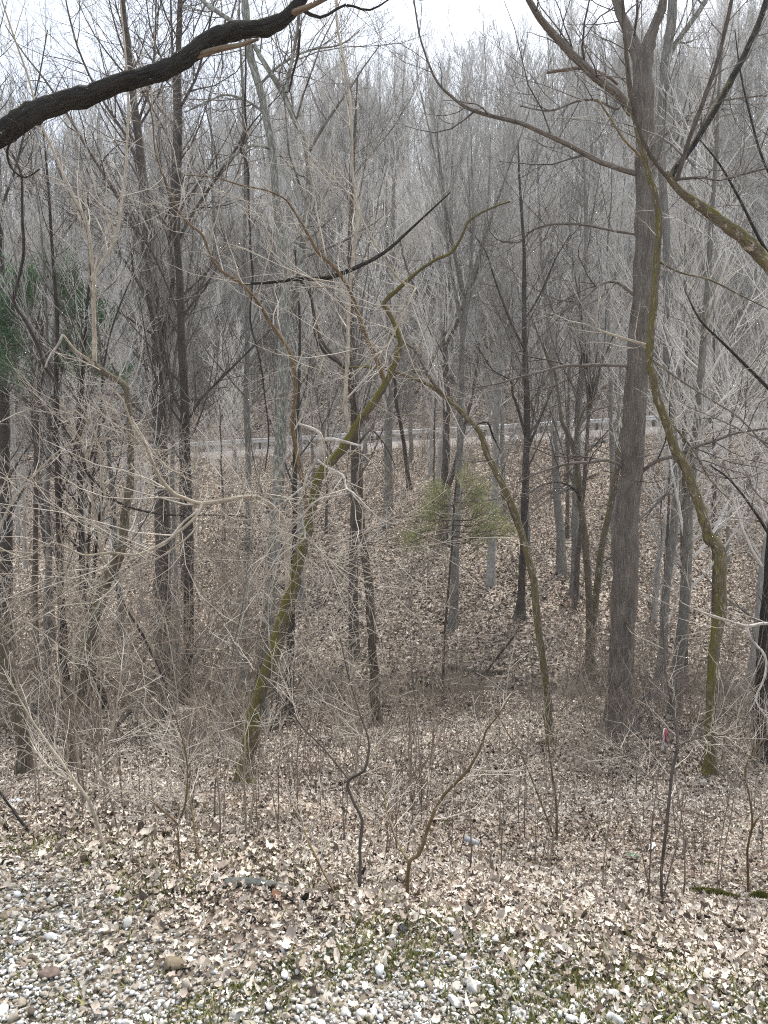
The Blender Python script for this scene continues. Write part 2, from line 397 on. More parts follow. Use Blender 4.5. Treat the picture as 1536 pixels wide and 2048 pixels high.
# ------------------------------------------------------------------ ground, road
def gravel_mask(x, y):                    # the gravel verge at the camera's feet
    edge = 2.25 - 0.33 * x + 0.14 * np.sin(x * 2.3) + 0.1 * np.sin(x * 5.1 + 1)
    return 1 - sstep(edge - 0.3, edge + 0.42, y)

ys = np.concatenate([np.arange(-60, 0, 6), np.arange(0, 16, 0.12), np.arange(16, 22, 0.15), np.arange(22, 66, 0.5), np.arange(66, 130, 2), np.arange(130, 700, 30)])
nx = 161
u = np.linspace(-1, 1, nx); u = np.sign(u) * np.abs(u) ** 1.5
hw = 14 + 1.15 * np.clip(ys, 0, None)
GX = hw[:, None] * u[None, :]; GY = np.repeat(ys[:, None], nx, 1)
GZ = gz(GX, GY)
V = np.stack([GX, GY, GZ], -1).reshape(-1, 3)
ix = np.arange(len(ys) * nx).reshape(len(ys), nx)
q = np.stack([ix[:-1, :-1], ix[:-1, 1:], ix[1:, 1:], ix[1:, :-1]], -1).reshape(-1, 4)
mk = np.stack([gravel_mask(V[:, 0], V[:, 1]) * 0.9,
               sstep(47.6, 48.8, V[:, 1]) * (1 - sstep(57, 59, V[:, 1])),
               0.85 * sstep(16.5, 17.2, V[:, 1]) * (1 - sstep(19.3, 20.2, V[:, 1]))], -1)
ground = link('ground', mesh_from('ground', V, q, np.full(len(q), 4), ground_material(), attr=mk)); ground['kind'] = 'structure'

xs = np.linspace(-75, 75, 101); ry = np.array([51.2, 56.4])
RX, RY = np.meshgrid(xs, ry); RZ = gz(RX, RY) + 0.03
V = np.stack([RX, RY, RZ], -1).reshape(-1, 3); ix = np.arange(len(V)).reshape(2, -1)
q = np.stack([ix[:-1, :-1], ix[:-1, 1:], ix[1:, 1:], ix[1:, :-1]], -1).reshape(-1, 4)
road = link('road', mesh_from('road', V, q, np.full(len(q), 4), plain('asphalt', (0.09, 0.09, 0.09), 0.9, (0.05, 0.05, 0.05), 8))); road['kind'] = 'structure'

# ------------------------------------------------------------------ guardrail along the road
steel = plain('galvanised_steel', (0.68, 0.67, 0.65), 0.6, (0.52, 0.51, 0.49), 3, 0.15)
wood_post = plain('weathered_post', (0.1, 0.09, 0.075), 0.9, (0.05, 0.045, 0.04), 12)
gr = thing('guardrail', (0, 50.2, G(0, 50.2)), 'pale steel guardrail on short posts beside the road across the valley', 'guardrail')
prof = [(-0.02, 0.42), (-0.075, 0.46), (-0.075, 0.51), (-0.02, 0.56), (-0.02, 0.59), (-0.075, 0.64), (-0.075, 0.69), (-0.02, 0.73), (0.0, 0.73), (0.0, 0.42)]
gx = np.arange(-62, 62.01, 1.9)
V = []
for x in gx:
    zb = 0.057 * float(np.clip(x + 1, -60, 60)) - 0.057
    V += [(x, a, zb + h) for a, h in prof]
k = len(prof); q = []
for i in range(len(gx) - 1):
    for j in range(k):
        q.append((i * k + j, i * k + (j + 1) % k, (i + 1) * k + (j + 1) % k, (i + 1) * k + j))
link('beam', mesh_from('guardrail_beam', np.array(V), np.array(q), np.full(len(q), 4), steel, smooth=False), gr)
def box_arrays(cx, cy, cz, sx, sy, sz):
    v = [(cx + a * sx / 2, cy + b * sy / 2, cz + c * sz / 2) for a in (-1, 1) for b in (-1, 1) for c in (-1, 1)]
    f = [(0, 1, 3, 2), (4, 6, 7, 5), (0, 4, 5, 1), (2, 3, 7, 6), (0, 2, 6, 4), (1, 5, 7, 3)]
    return np.array(v), np.array(f)
v, f = box_arrays(0, 0.1, 0.3, 0.15, 0.18, 0.95)
pm = mesh_from('guardrail_post', v, f, np.full(6, 4), wood_post, smooth=False)
for x in gx[::2]:
    link('post', pm, gr, (x + 0.4, 0, 0.057 * float(np.clip(x + 1, -60, 60)) - 0.057))

# ------------------------------------------------------------------ leaf litter, gravel, low green plants (uncountable)
def wedge(n, y0, y1, power=1.0, side=0.62, pad=1.2):
    y = y0 + (y1 - y0) * NR.random(n) ** power
    x = (NR.random(n) * 2 - 1) * (side * y + pad)
    return x, y

def rot_xyz(n, tilt):
    """random frames: spin about z, then tilt"""
    a = NR.random(n) * 2 * math.pi; t = NR.normal(0, tilt, n); s = NR.normal(0, tilt, n)
    ux = np.stack([np.cos(a), np.sin(a), t], -1); ux /= np.linalg.norm(ux, axis=1, keepdims=True)
    w = np.stack([-np.sin(a), np.cos(a), s], -1); w -= (w * ux).sum(1, keepdims=True) * ux; w /= np.linalg.norm(w, axis=1, keepdims=True)
    return ux, w, np.cross(ux, w)

def scatter_leaves(name, x, y, size, lobed, lift, mat, tone, tilt=0.48):
    n = len(x); z = gz(x, y)
    if lobed:
        k = 10; a = np.arange(k) * 2 * math.pi / k
        lob = 0.47 + 0.13 * np.cos(a * 5 + 0.6)[None, :] * NR.random((n, 1)) ** 1.5 + 0.2 * (NR.random((n, k)) - 0.5)
        lx = np.cos(a) * lob; ly = np.sin(a) * lob * NR.uniform(0.35, 0.85, (n, 1))
    else:
        k = 5; lx = np.array([-0.5, 0.0, 0.5, 0.08, -0.2])[None, :] + 0.12 * (NR.random((n, 5)) - 0.5)
        ly = np.array([0.0, -0.32, 0.0, 0.3, 0.2])[None, :] + 0.1 * (NR.random((n, 5)) - 0.5)
    lz = NR.normal(0.4, 0.7, (n, 1)) * lx ** 2 * 1.8 + NR.normal(0.5, 0.5, (n, 1)) * np.abs(ly) + 0.1 * (NR.random((n, k)) - 0.5)
    L = np.stack([np.concatenate([lx, np.zeros((n, 1))], 1), np.concatenate([ly, np.zeros((n, 1))], 1), np.concatenate([lz, np.zeros((n, 1))], 1)], -1) * size[:, None, None]
    ux, w, nn = rot_xyz(n, tilt)
    V = L[..., 0:1] * ux[:, None] + L[..., 1:2] * w[:, None] + L[..., 2:3] * nn[:, None]
    V += np.stack([x, y, z + lift], -1)[:, None]
    idx = np.arange(n * (k + 1)).reshape(n, k + 1); j = (np.arange(k) + 1) % k
    t = np.stack([idx[:, :k], idx[:, :k][:, j], np.repeat(idx[:, k:k + 1], k, 1)], -1).reshape(-1, 3)
    return link(name, mesh_from(name, V.reshape(-1, 3), t, np.full(len(t), 3), mat, smooth=False, fattr=np.repeat(tone, k + 1)))

def clump_noise(x, y, s, ph=0.0):
    return 0.5 + 0.25 * np.sin(x * s + ph + 1.7 * np.sin(y * s * 0.8 + ph)) + 0.25 * np.sin(y * s * 1.3 - x * s * 0.6 + ph * 2)

def litter():
    n = 260000
    x, y = wedge(n, 1.6, 16.4, 0.85)
    m = gravel_mask(x, y)
    keep = (NR.random(n) > 0.88 * m) & (NR.random(n) > 0.35 * sstep(0.62, 0.85, clump_noise(x, y, 1.3, 2.0)))
    x, y = x[keep], y[keep]; n = len(x)
    size = np.clip(NR.lognormal(0, 0.3, n) * (0.019 + 0.03 * sstep(3, 12, y)), 0.009, 0.09)
    tone = np.clip(NR.normal(0.55, 0.27, n) + 0.3 * (clump_noise(x, y, 0.9) - 0.5) + 0.15 * (clump_noise(x, y, 3.7, 2) - 0.5), 0, 1)
    a = scatter_leaves('leaf_litter', x, y, size, True, NR.random(n) * 0.022 + 0.002, M['leaf'], tone)
    a['kind'] = 'stuff'
    n = 70000
    x, y = wedge(n, 1.6, 4.6, 0.9)
    keep = NR.random(n) > 0.9 * gravel_mask(x, y) ** 0.8
    x, y = x[keep], y[keep]; n = len(x)
    size = np.clip(NR.lognormal(math.log(0.019), 0.45, n), 0.006, 0.06)
    a = scatter_leaves('leaf_fragments', x, y, size, True, NR.random(n) * 0.016 + 0.002, M['leaf'], np.clip(NR.normal(0.6, 0.27, n), 0, 1))
    a['kind'] = 'stuff'
    n = 150000
    x, y = wedge(n, 19.5, 48, 0.9, 0.62, 2)
    size = np.clip(NR.lognormal(math.log(0.10), 0.3, n), 0.05, 0.2)
    tone = np.clip(NR.normal(0.56, 0.25, n) + 0.12 * (clump_noise(x, y, 0.4) - 0.5), 0, 1)
    b = scatter_leaves('leaf_litter', x, y, size, False, NR.random(n) * 0.04, M['leaf'], tone, 0.4)
    b['kind'] = 'stuff'
    n = 60000
    x, y = wedge(n, 57.5, 112, 0.9, 0.62, 4)
    size = np.clip(NR.lognormal(math.log(0.24), 0.3, n), 0.1, 0.5)
    c = scatter_leaves('leaf_litter', x, y, size, False, NR.random(n) * 0.06, M['leaf'], np.clip(NR.normal(0.5, 0.25, n), 0, 1), 0.4)
    c['kind'] = 'stuff'

ICO_F = []
def ico():
    t = (1 + 5 ** 0.5) / 2
    v = [(-1, t, 0), (1, t, 0), (-1, -t, 0), (1, -t, 0), (0, -1, t), (0, 1, t), (0, -1, -t), (0, 1, -t), (t, 0, -1), (t, 0, 1), (-t, 0, -1), (-t, 0, 1)]
    f = [(0, 11, 5), (0, 5, 1), (0, 1, 7), (0, 7, 10), (0, 10, 11), (1, 5, 9), (5, 11, 4), (11, 10, 2), (10, 7, 6), (7, 1, 8), (3, 9, 4), (3, 4, 2), (3, 2, 6), (3, 6, 8), (3, 8, 9), (4, 9, 5), (2, 4, 11), (6, 2, 10), (8, 6, 7), (9, 8, 1)]
    ICO_F[:] = f
    v = [tuple(c / math.sqrt(1 + t * t) for c in p) for p in v]; vl = list(v); cache = {}; f2 = []
    def mid(a, b):
        kx = (min(a, b), max(a, b))
        if kx not in cache:
            vl.append(vnorm(tuple(vl[a][i] + vl[b][i] for i in range(3)))); cache[kx] = len(vl) - 1
        return cache[kx]
    for a, b, c in f:
        d, e, g = mid(a, b), mid(b, c), mid(c, a); f2 += [(a, d, g), (b, e, d), (c, g, e), (d, e, g)]
    return np.array(vl), np.array(f2)

def stone_batch(n, med, lo, hi, iv, jf, y1, V_, T_, tn_, off):
    y = 1.5 + (y1 - 1.5) * NR.random(n) ** 0.9; x = (NR.random(n) * 2 - 1) * (0.62 * y + 0.5)
    keep = NR.random(n) < gravel_mask(x, y) ** 1.3 * (0.6 + 0.4 * sstep(0.2, 0.5, clump_noise(x, y, 3.1, 0.5)))
    x, y = x[keep], y[keep]; n = len(x)
    size = np.clip(NR.lognormal(math.log(med), 0.38, n), lo, hi)
    ux, w, nn = rot_xyz(n, 0.4)
    sc = np.stack([NR.uniform(0.9, 1.5, n), NR.uniform(0.7, 1.1, n), NR.uniform(0.4, 0.75, n)], -1) * size[:, None]
    Lv = np.repeat(iv[None], n, 0)                       # facet each stone with a few random cutting planes
    for _ in range(6):
        d = NR.normal(size=(n, 3)); d /= np.linalg.norm(d, axis=1, keepdims=True); h = NR.uniform(0.4, 0.85, n)
        e = np.clip((Lv * d[:, None]).sum(2) - h[:, None], 0, None); Lv = Lv - e[..., None] * d[:, None]
    Lv = (Lv + NR.normal(0, .07, Lv.shape)) * sc[:, None]
    V = Lv[..., 0:1] * ux[:, None] + Lv[..., 1:2] * w[:, None] + Lv[..., 2:3] * nn[:, None]
    V += np.stack([x, y, gz(x, y) + size * 0.3 + NR.random(n) * 0.008], -1)[:, None]
    V_.append(V.reshape(-1, 3)); T_.append((jf[None] + (np.arange(n) * len(iv))[:, None, None]).reshape(-1, 3) + off)
    tn_.append(np.repeat(np.clip(NR.normal(0.55, 0.27, n) + 0.2 * (clump_noise(x, y, 2.2, 4) - .5), 0, 1), len(iv)))
    return off + n * len(iv)

def stones():
    iv, jf = ico(); V, T, tn = [], [], []
    o = stone_batch(13000, 0.0086, 0.006, 0.021, iv, jf, 4.2, V, T, tn, 0)
    stone_batch(80000, 0.0056, 0.0028, 0.010, iv[:12], np.array(ICO_F), 4.2, V, T, tn, o)
    t = np.concatenate(T)
    o = link('gravel', mesh_from('gravel', np.concatenate(V), t, np.full(len(t), 3), M['stone'], smooth=False, fattr=np.concatenate(tn)))
    o['kind'] = 'stuff'

def greens():
    n = 95000
    x, y = wedge(n, 1.6, 12.5, 2.0)
    edge = 2.25 - 0.33 * x
    band = np.exp(-((y - edge - .1) / 0.5) ** 2)
    pr = (0.10 + 1.0 * band * (0.22 + 0.78 * (1 - sstep(-0.9, 0.5, x))) + 0.2 * gravel_mask(x, y)) * sstep(0.38, 0.62, clump_noise(x, y, 2.6, 1.0) * 0.6 + 0.4 * clump_noise(x, y, 7.0, 3.0)) + 0.06
    keep = NR.random(n) < pr; x, y = x[keep], y[keep]; n = len(x)
    m = 5; x = np.repeat(x, m) + NR.normal(0, 0.012, n * m); y = np.repeat(y, m) + NR.normal(0, 0.012, n * m)
    n = n * m; z = gz(x, y); h = NR.uniform(0.004, 0.02, n) * (1 + 1.2 * (NR.random(n) < .1)); a = NR.random(n) * 6.283
    ln = NR.normal(0, 0.6, (n, 2)) * h[:, None]; wd = NR.uniform(0.002, 0.0055, n)
    V = np.empty((n, 3, 3)); c, s = np.cos(a) * wd, np.sin(a) * wd
    V[:, 0] = np.stack([x - c, y - s, z], -1); V[:, 1] = np.stack([x + c, y + s, z], -1); V[:, 2] = np.stack([x + ln[:, 0], y + ln[:, 1], z + 0.006 + h], -1)
    tone = np.clip(NR.normal(0.5, 0.28, n), 0, 1)
    t = np.arange(n * 3).reshape(n, 3)
    o = link('grass', mesh_from('grass', V.reshape(-1, 3), t, np.full(n, 3), M['grass'], smooth=False, fattr=np.repeat(tone, 3))); o['kind'] = 'stuff'
litter(); stones(); greens()

# ------------------------------------------------------------------ traced trees
def trace(pts, Y, dy=0.0, wig=0.0, sub=3, Y0=None):
    """photo-pixel polyline (px, py, width px) -> smoothed 3D polyline at distance Y, drifting dy metres in depth"""
    out = []; n = len(pts)
    for i, (px, py, w) in enumerate(pts):
        t = i / max(n - 1, 1); yy = Y + dy * t
        x, y, z = P(px, py, yy)
        out.append((x, y, z, 0.5 * w * unit_px(py, yy)))
    return smooth_line(out, sub, wig)

def split(l): return [p[:3] for p in l], [p[3] for p in l]

def top_up(pts, dz, taper=0.35):
    """carry the last point of a traced stem on above the frame"""
    (a, b, w0), (c, d, w1) = pts[-2], pts[-1]
    s = dz / max(abs(d - b), 1); return pts + [(c + (c - a) * s * 0.7, d - dz, w1 * taper)]

DEAD = 'bleached'
def traced_tree(name, label, cat, trunk, mat, limbs=(), tw='twig_grey', lv_trunk=None, lv_limb=None, Y=None, k=12, rough=0.1, seed=1, t0=0.3, flare=1.25, group=None, dyt=0.0, bury=True):
    rng = random.Random(seed)
    px, py, w = trunk[0]
    if Y is None: Y = yground(px, py)
    line = trace(trunk, Y, dyt, wig=0.11, sub=4)
    b = line[0]
    base = (b[0], b[1], G(b[0], b[1]) if bury else b[2])
    if bury:
        hs = max(b[3] * 3.2, .12); fl = [(b[0], b[1], base[2] - 0.25, b[3] * flare * 1.5)]
        for u, f_ in ((0.0, 1.28), (0.2, 1.1), (0.45, 1.0)): fl.append((b[0] + (line[1][0] - b[0]) * u * .3, b[1], base[2] + hs * u + .01, b[3] * (1 + (flare * f_ - 1) * (1 - u))))
        line = fl + [p for p in line if p[2] > base[2] + hs * .8]
    o = thing(name, base, label, cat, group)
    pt, ra = split(line)
    ra = [q * (1 + (rng.uniform(-.05, .05) + (.16 if rng.random() < .09 else 0)) * (0 if i < 4 else 1)) for i, q in enumerate(ra)]
    T = Tubes(); T.add(pt, ra, k)
    link('trunk', T.mesh('trunk', M[mat], base, rough), o)
    C = Tubes()
    if lv_trunk: grow(C, pt, ra, lv_trunk, rng)
    for lb in limbs:
        pts = lb['p']; dy = lb.get('dy', rng.uniform(-1.2, 1.2) * Y / 14); Y0 = Y + lb.get('o', 0.0)
        ll = trace(pts, Y0, dy, wig=0.12)
        lp, lr = split(ll)
        if lb.get('stub'):
            lp = lp + [lp[-1]]; lr = lr + [0.0005]
        B = Tubes(); B.add(lp, lr, 8 if pts[0][2] > 5 else 5)
        link('branch', B.mesh('branch', M[lb.get('m', mat)], base, .32 if lb.get('m') == DEAD else rough), o)
        if not lb.get('bare'): grow(C, lp, lr, lb.get('lv', lv_limb) or [], rng, 1.0)
    if C.n: link('crown', C.mesh('crown', M[tw], base), o)
    return o

def px(*a):                                # flat list -> (px, py, w) triples
    return [(a[i], a[i + 1], a[i + 2]) for i in range(0, len(a), 3)]

def L3(Y, dens=1.0, tw=0.0016, up=0.08, Lk=1.0, bud=0.0):
    """twig levels for a limb seen at distance Y: side shoots, twigs, twiglets"""
    r = max(0.0016, tw * Y / 8.0)
    s = Y / 10.0 * Lk
    return [LV(int(9 * dens), 0.15, 0.45 * s, 1.5 * s, 0.85, 0.27, up, 0.5, r * 1.4, 5, 4),
            LV((4, 7), 0.12, 0.25, 0.6, 0.8, 0.3, up, 0.6, r, 4, 3),
            LV((2, 4), 0.2, 0.25, 0.6, 0.8, 0.25, up * 0.5, 0.7, r * 0.8, 3, 3, bud=bud)]

def L2(Y, dens=1.0, tw=0.0016, up=0.08, Lk=1.0, bud=0.0): return L3(Y, dens, tw, up, Lk, bud)[:2]

# the broad grey trunk on the right
traced_tree('tall_tree', 'broad straight grey trunk with furrowed bark, forking high on the right', 'tree',
  px(1240,1462,54, 1243,1380,50, 1245,1290,47, 1250,1100,46, 1262,950,45, 1271,800,44, 1279,650,40, 1288,550,38, 1290,450,38, 1291,350,36, 1291,250,35, 1287,160,38, 1290,110,34, 1303,70,22, 1318,30,17, 1326,0,15, 1350,-200,10, 1370,-420,6), 'poplar',
  [dict(p=px(1283,150,26, 1272,100,25, 1252,50,20, 1232,0,17, 1205,-150,12, 1180,-400,6), dy=.6), 
   dict(p=px(1270,347,11, 1225,332,11, 1193,320,11, 1138,290,10, 1088,267,9, 1038,245,9, 983,232,8, 938,217,7, 908,197,6, 875,165,5, 853,115,4, 838,65,3.5, 828,0,3, 815,-90,2), dy=-1.5),
   dict(p=px(1262,225,17, 1238,190,17, 1193,155,17, 1158,122,16, 1118,80,15, 1083,40,14, 1058,0,12, 1000,-120,8, 940,-260,4), dy=-2),
   dict(p=px(1235,168,6, 1210,150,6, 1168,137,7, 1128,140,7, 1095,145,6), dy=-.6, stub=1, bare=1, m='deadwood'),
   dict(p=px(1240,213,5, 1230,218,5, 1193,201,5, 1153,203,4, 1108,220,4, 1078,220,3, 1040,212,2), dy=-.8),
   dict(p=px(1262,732,7, 1208,730,7, 1163,731,6.5, 1128,732,6, 1088,742,5, 1038,755,4.5, 983,770,3.5, 933,777,2.5), dy=-1.2),
   dict(p=px(1248,935,8, 1213,920,7, 1178,925,6.5, 1138,927,6, 1108,935,5, 1073,947,4, 1035,965,3), dy=-1),
   dict(p=px(1282,945,9, 1313,922,8, 1348,912,7, 1388,895,6.5, 1433,880,6, 1478,865,5, 1536,857,4, 1600,850,3), dy=-1.4),
   dict(p=px(1278,600,6, 1235,565,6, 1200,570,6, 1170,595,5, 1130,620,4, 1090,635,3, 1030,665,2), dy=-.8),
   dict(p=px(1282,470,5, 1230,462,5, 1170,450,5, 1110,448,5, 1065,460,4, 1038,484,3.5, 993,478,3, 968,440,2), dy=1.2),
   dict(p=px(1300,300,7, 1340,260,6, 1400,215,5, 1450,200,4, 1540,190,3), dy=1)],
  'twig_dark', None, L3(13, 1.5, 0.0014, bud=0.5, Lk=1.2), k=18, rough=0.05, seed=3)
# moss-spotted trunk snaking up in front of the broad trunk
traced_tree('crooked_tree', 'moss spotted trunk snaking up in front of the broad grey trunk on the right', 'tree',
  px(1418,1552,23, 1420,1500,22, 1423,1400,20, 1428,1300,20, 1440,1220,22, 1440,1150,21, 1438,1100,23, 1418,1075,20, 1408,1040,18, 1388,980,18, 1368,930,18, 1348,895,17, 1333,845,16, 1315,800,15, 1305,750,15, 1299,715,14, 1303,660,14, 1308,600,14, 1315,500,13, 1318,440,13, 1310,390,12, 1297,345,11, 1285,300,10, 1272,255,9, 1262,200,8, 1256,150,8, 1250,75,7, 1245,0,6, 1240,-120,4), 'patchmoss',
  [dict(p=px(1300,692,6, 1293,690,6, 1258,680,5.5, 1218,667,5, 1193,655,4, 1195,625,3, 1200,570,2), m='tan'),
   dict(p=px(1306,722,5, 1313,725,5, 1368,765,4.5, 1423,800,4, 1478,835,4, 1536,895,3, 1590,940,2), m='greybark'),
   dict(p=px(1300,345,6, 1278,310,5, 1248,280,5, 1223,240,4.5, 1195,198,4), stub=1, m='brown'),
   dict(p=px(1318,820,4, 1345,850,4, 1390,905,4, 1420,960,3, 1460,1000,2)),
   dict(p=px(1313,520,5, 1360,545,4, 1420,560,4, 1480,590,3, 1540,620,2), dy=1)],
  'twig_tan', [LV(24, 0.3, 0.2, 0.8, 1.0, 0.25, 0.1, 0.3, 0.002, 4, 3), LV((2, 5), 0.2, 0.3, 0.6, 0.8, 0.25, 0.05, 0.6, 0.0016, 3, 3)], L2(9.5, 1.0), k=12, rough=0.18, seed=5)
# mossy stem entering from the right, with sprouts
traced_tree('leaning_tree', 'thick mossy stem leaning in from the right edge, upright shoots rising from its bend', 'tree',
  px(1720,740,30, 1660,660,28, 1600,600,27, 1536,528,26, 1505,495,25, 1478,470,24, 1438,440,22, 1398,410,19, 1368,390,15, 1345,365,12, 1332,345,10), 'patchmoss',
  [dict(p=px(1340,362,12, 1352,335,13, 1383,295,13, 1423,230,13, 1463,160,13, 1493,100,12, 1513,55,12, 1533,0,11, 1560,-110,7, 1590,-260,4), m='dark', dy=.8),
   dict(p=px(1352,362,8, 1360,340,9, 1383,265,9, 1413,185,9, 1438,110,8, 1463,0,8, 1480,-120,5, 1490,-230,3), m='brownbark', dy=-.5),
   dict(p=px(1338,357,9, 1318,335,8, 1298,305,8, 1280,265,8, 1266,210,8, 1258,150,8, 1250,75,8, 1245,0,7, 1235,-130,4), m='brownbark', dy=-.8),
   dict(p=px(1345,360,6, 1400,355,5, 1440,360,4, 1500,345,4, 1560,330,3), m='brownbark', dy=-.6)],
  'twig_grey', None, L3(8.5, 1.4, bud=.3), Y=8.5, k=14, rough=0.16, seed=8, bury=False)
# pale trunk just behind the broad one
traced_tree('tall_tree', 'slender grey trunk standing just behind the right side of the broad trunk', 'tree',
  px(1318,1392,30, 1325,1300,18, 1332,1180,16, 1345,1080,16, 1352,1000,15, 1355,950,14, 1350,850,14, 1337,780,13, 1332,700,13, 1334,600,14, 1333,500,14, 1328,400,16, 1322,320,18, 1323,250,19, 1328,175,19, 1333,115,19, 1343,30,19, 1350,-80,14, 1352,-300,8), 'greybark',
  [dict(p=px(1330,130,11, 1350,90,11, 1378,50,10, 1412,0,9, 1450,-90,6)), dict(p=px(1335,560,6, 1390,490,5, 1440,430,4, 1500,370,3, 1536,350,2)),
   dict(p=px(1353,960,6, 1330,990,6, 1300,1020,5, 1270,1050,4, 1262,1100,3)), dict(p=px(1350,900,5, 1375,890,5, 1400,850,4, 1425,800,3, 1440,760,2))],
  'twig_grey', [LV(16, 0.45, 0.8, 2.2, 0.9, 0.2, 0.12, 0.35, 0.004, 5, 3), LV((4, 6), 0.2, 0.3, 0.6, 0.8, 0.2, 0.1, 0.6, 0.003, 4, 3)], L2(16, 1.0), k=10, rough=0.1, seed=9, flare=1.5)
# slender mossy leaning tree, centre right
traced_tree('leaning_tree', 'slender green mossed stem bowing left past the small green cedar', 'tree',
  px(1101,1490,17, 1099,1450,15, 1095,1400,14, 1090,1350,14, 1083,1300,14, 1076,1250,14, 1068,1165,14, 1058,1125,14, 1043,1065,14, 1028,1020,14, 1013,985,13, 993,945,13, 973,905,12, 960,865,11, 933,835,10, 898,800,9, 858,770,8, 823,755,7, 783,742,6, 740,735,4, 690,735,3), 'patchmoss',
  [dict(p=px(895,797,6, 870,770,6, 853,745,6, 833,705,5, 805,682,5, 770,660,3), m='halfmoss'),
   dict(p=px(950,850,4, 975,845,4, 985,870,4, 1000,900,3), m='dark', dy=.4),
   dict(p=px(1048,1080,7, 1037,1060,6, 1025,1030,5, 1015,1005,4, 1000,985,3), m='dark', dy=.6)],
  'twig_grey', [LV(14, 0.45, 0.5, 1.5, 1.0, 0.22, 0.05, 0.4, 0.003, 5, 3), LV((3, 6), 0.2, 0.3, 0.6, 0.8, 0.25, 0.05, 0.6, 0.0022, 4, 3)], L2(11, 0.8), k=10, rough=0.12, seed=12)
# crooked mossy tree in the centre
DEAD = 'bleached'
traced_tree('crooked_tree', 'crooked mossy tree in the middle, leaning right with pale zigzag limbs', 'tree',
  px(488,1572,32, 500,1500,29, 508,1440,27, 523,1375,26, 545,1315,26, 565,1250,26, 580,1200,26, 590,1160,24, 600,1110,22, 615,1065,20, 628,1000,18, 640,950,18, 675,910,17, 700,875,17, 720,840,15, 745,810,14, 765,778,13, 785,740,11, 800,690,10, 790,650,9, 775,620,9, 768,605,9, 800,575,8, 830,548,7, 870,520,6, 903,505,6, 925,470,5, 940,440,5, 985,415,4, 1020,403,3), 'mossy',
  [dict(p=px(772,770,9, 750,710,9, 735,680,9, 720,640,8, 708,600,8, 690,565,7, 665,530,7, 640,510,6, 622,480,6, 605,450,5, 580,410,4, 565,395,4, 530,380,3.5, 480,370,3, 430,355,2.5, 370,350,2), m='brown', dy=-1.2),
   dict(p=px(700,868,8, 695,840,8, 690,800,7.5, 696,700,7, 698,600,7, 705,520,6.5, 716,420,6, 705,350,5.5, 703,250,5, 698,190,5, 685,110,4.5, 673,40,4, 675,-20,3, 680,-120,2), m='tan', dy=.7),
   dict(p=px(577,1185,12, 573,1100,10, 568,1045,9.5, 550,1018,9, 525,1000,9, 510,994,9, 480,995,9, 440,1003,9, 400,1007,9, 370,997,8, 345,985,7.5, 320,955,7, 305,925,6.5, 295,900,6, 285,880,5, 262,845,4, 245,800,3.5, 215,770,3), m='tan', dy=-1.6),
   dict(p=px(405,1006,6, 390,1035,6, 350,1070,6, 310,1095,5.5, 270,1110,5, 220,1105,4.5, 165,1110,4, 105,1085,3.5, 50,1115,3, -10,1090,2.5), m='tan', o=-1.1, dy=-.9),
   dict(p=px(395,1050,4, 375,1075,4, 320,1115,4, 265,1135,4, 230,1170,3.5, 200,1205,3.5, 160,1275,3, 120,1330,2), m='tan', o=-1.3, dy=-.6),
   dict(p=px(617,1050,10, 612,1010,9, 605,960,9, 595,910,9, 585,850,8.5, 592,775,8, 583,715,7.5, 565,680,7, 540,645,7, 520,610,6.5, 500,585,6, 480,565,6, 440,540,5.5, 420,510,5, 405,470,5, 370,440,4.5, 345,395,4, 325,345,3.5, 310,300,3, 305,240,2.8, 290,165,2.5, 270,100,2), m='brown', dy=-1.0),
   dict(p=px(600,1000,4, 615,950,4.5, 635,915,5, 643,876,6.5, 630,860,7, 597,848,5), m=DEAD, o=-.7, dy=-.3, stub=1, bare=1),
   dict(p=px(640,880,6.5, 660,878,7, 685,882,6, 722,892,4.5), m=DEAD, o=-1.0, dy=-.3, stub=1, bare=1),
   dict(p=px(635,920,5, 655,935,5, 685,950,5.5, 692,975,5.5, 705,985,5, 740,1020,3.5, 770,1050,2), m=DEAD, o=-.9, dy=-.5),
   dict(p=px(705,985,3.5, 670,992,3.5, 635,1000,4, 605,1035,4, 610,1075,4, 575,1100,3, 545,1125,2), m=DEAD, o=-1.2, dy=-.4),
   dict(p=px(610,1075,3, 635,1095,2.5, 660,1122,2), m=DEAD, o=-1.6, dy=0),
   dict(p=px(605,975,4, 580,995,4, 560,1010,4, 535,1035,3.5, 540,1065,2.5), m=DEAD, o=-.9, dy=-.3),
   dict(p=px(900,385,3, 830,450,5, 768,505,7.5, 700,540,9, 650,556,9.5, 600,557,9, 575,560,8, 525,566,6, 480,567,4), m='dark', o=-.3, dy=.2, stub=1, lv=L2(9, .4)),
   dict(p=px(830,575,5, 800,560,5, 770,520,4, 740,470,4, 715,420,3.5, 690,380,3, 640,330,2.5), m='tan', o=-.2),
   dict(p=px(832,575,4, 820,600,4, 800,640,4, 775,690,4, 740,720,3, 700,760,2.5), m='tan', o=-.6, dy=-.6)],
  'twig_tan', None, L3(9.5, 1.7, Lk=1.15), k=14, rough=0.16, seed=21)
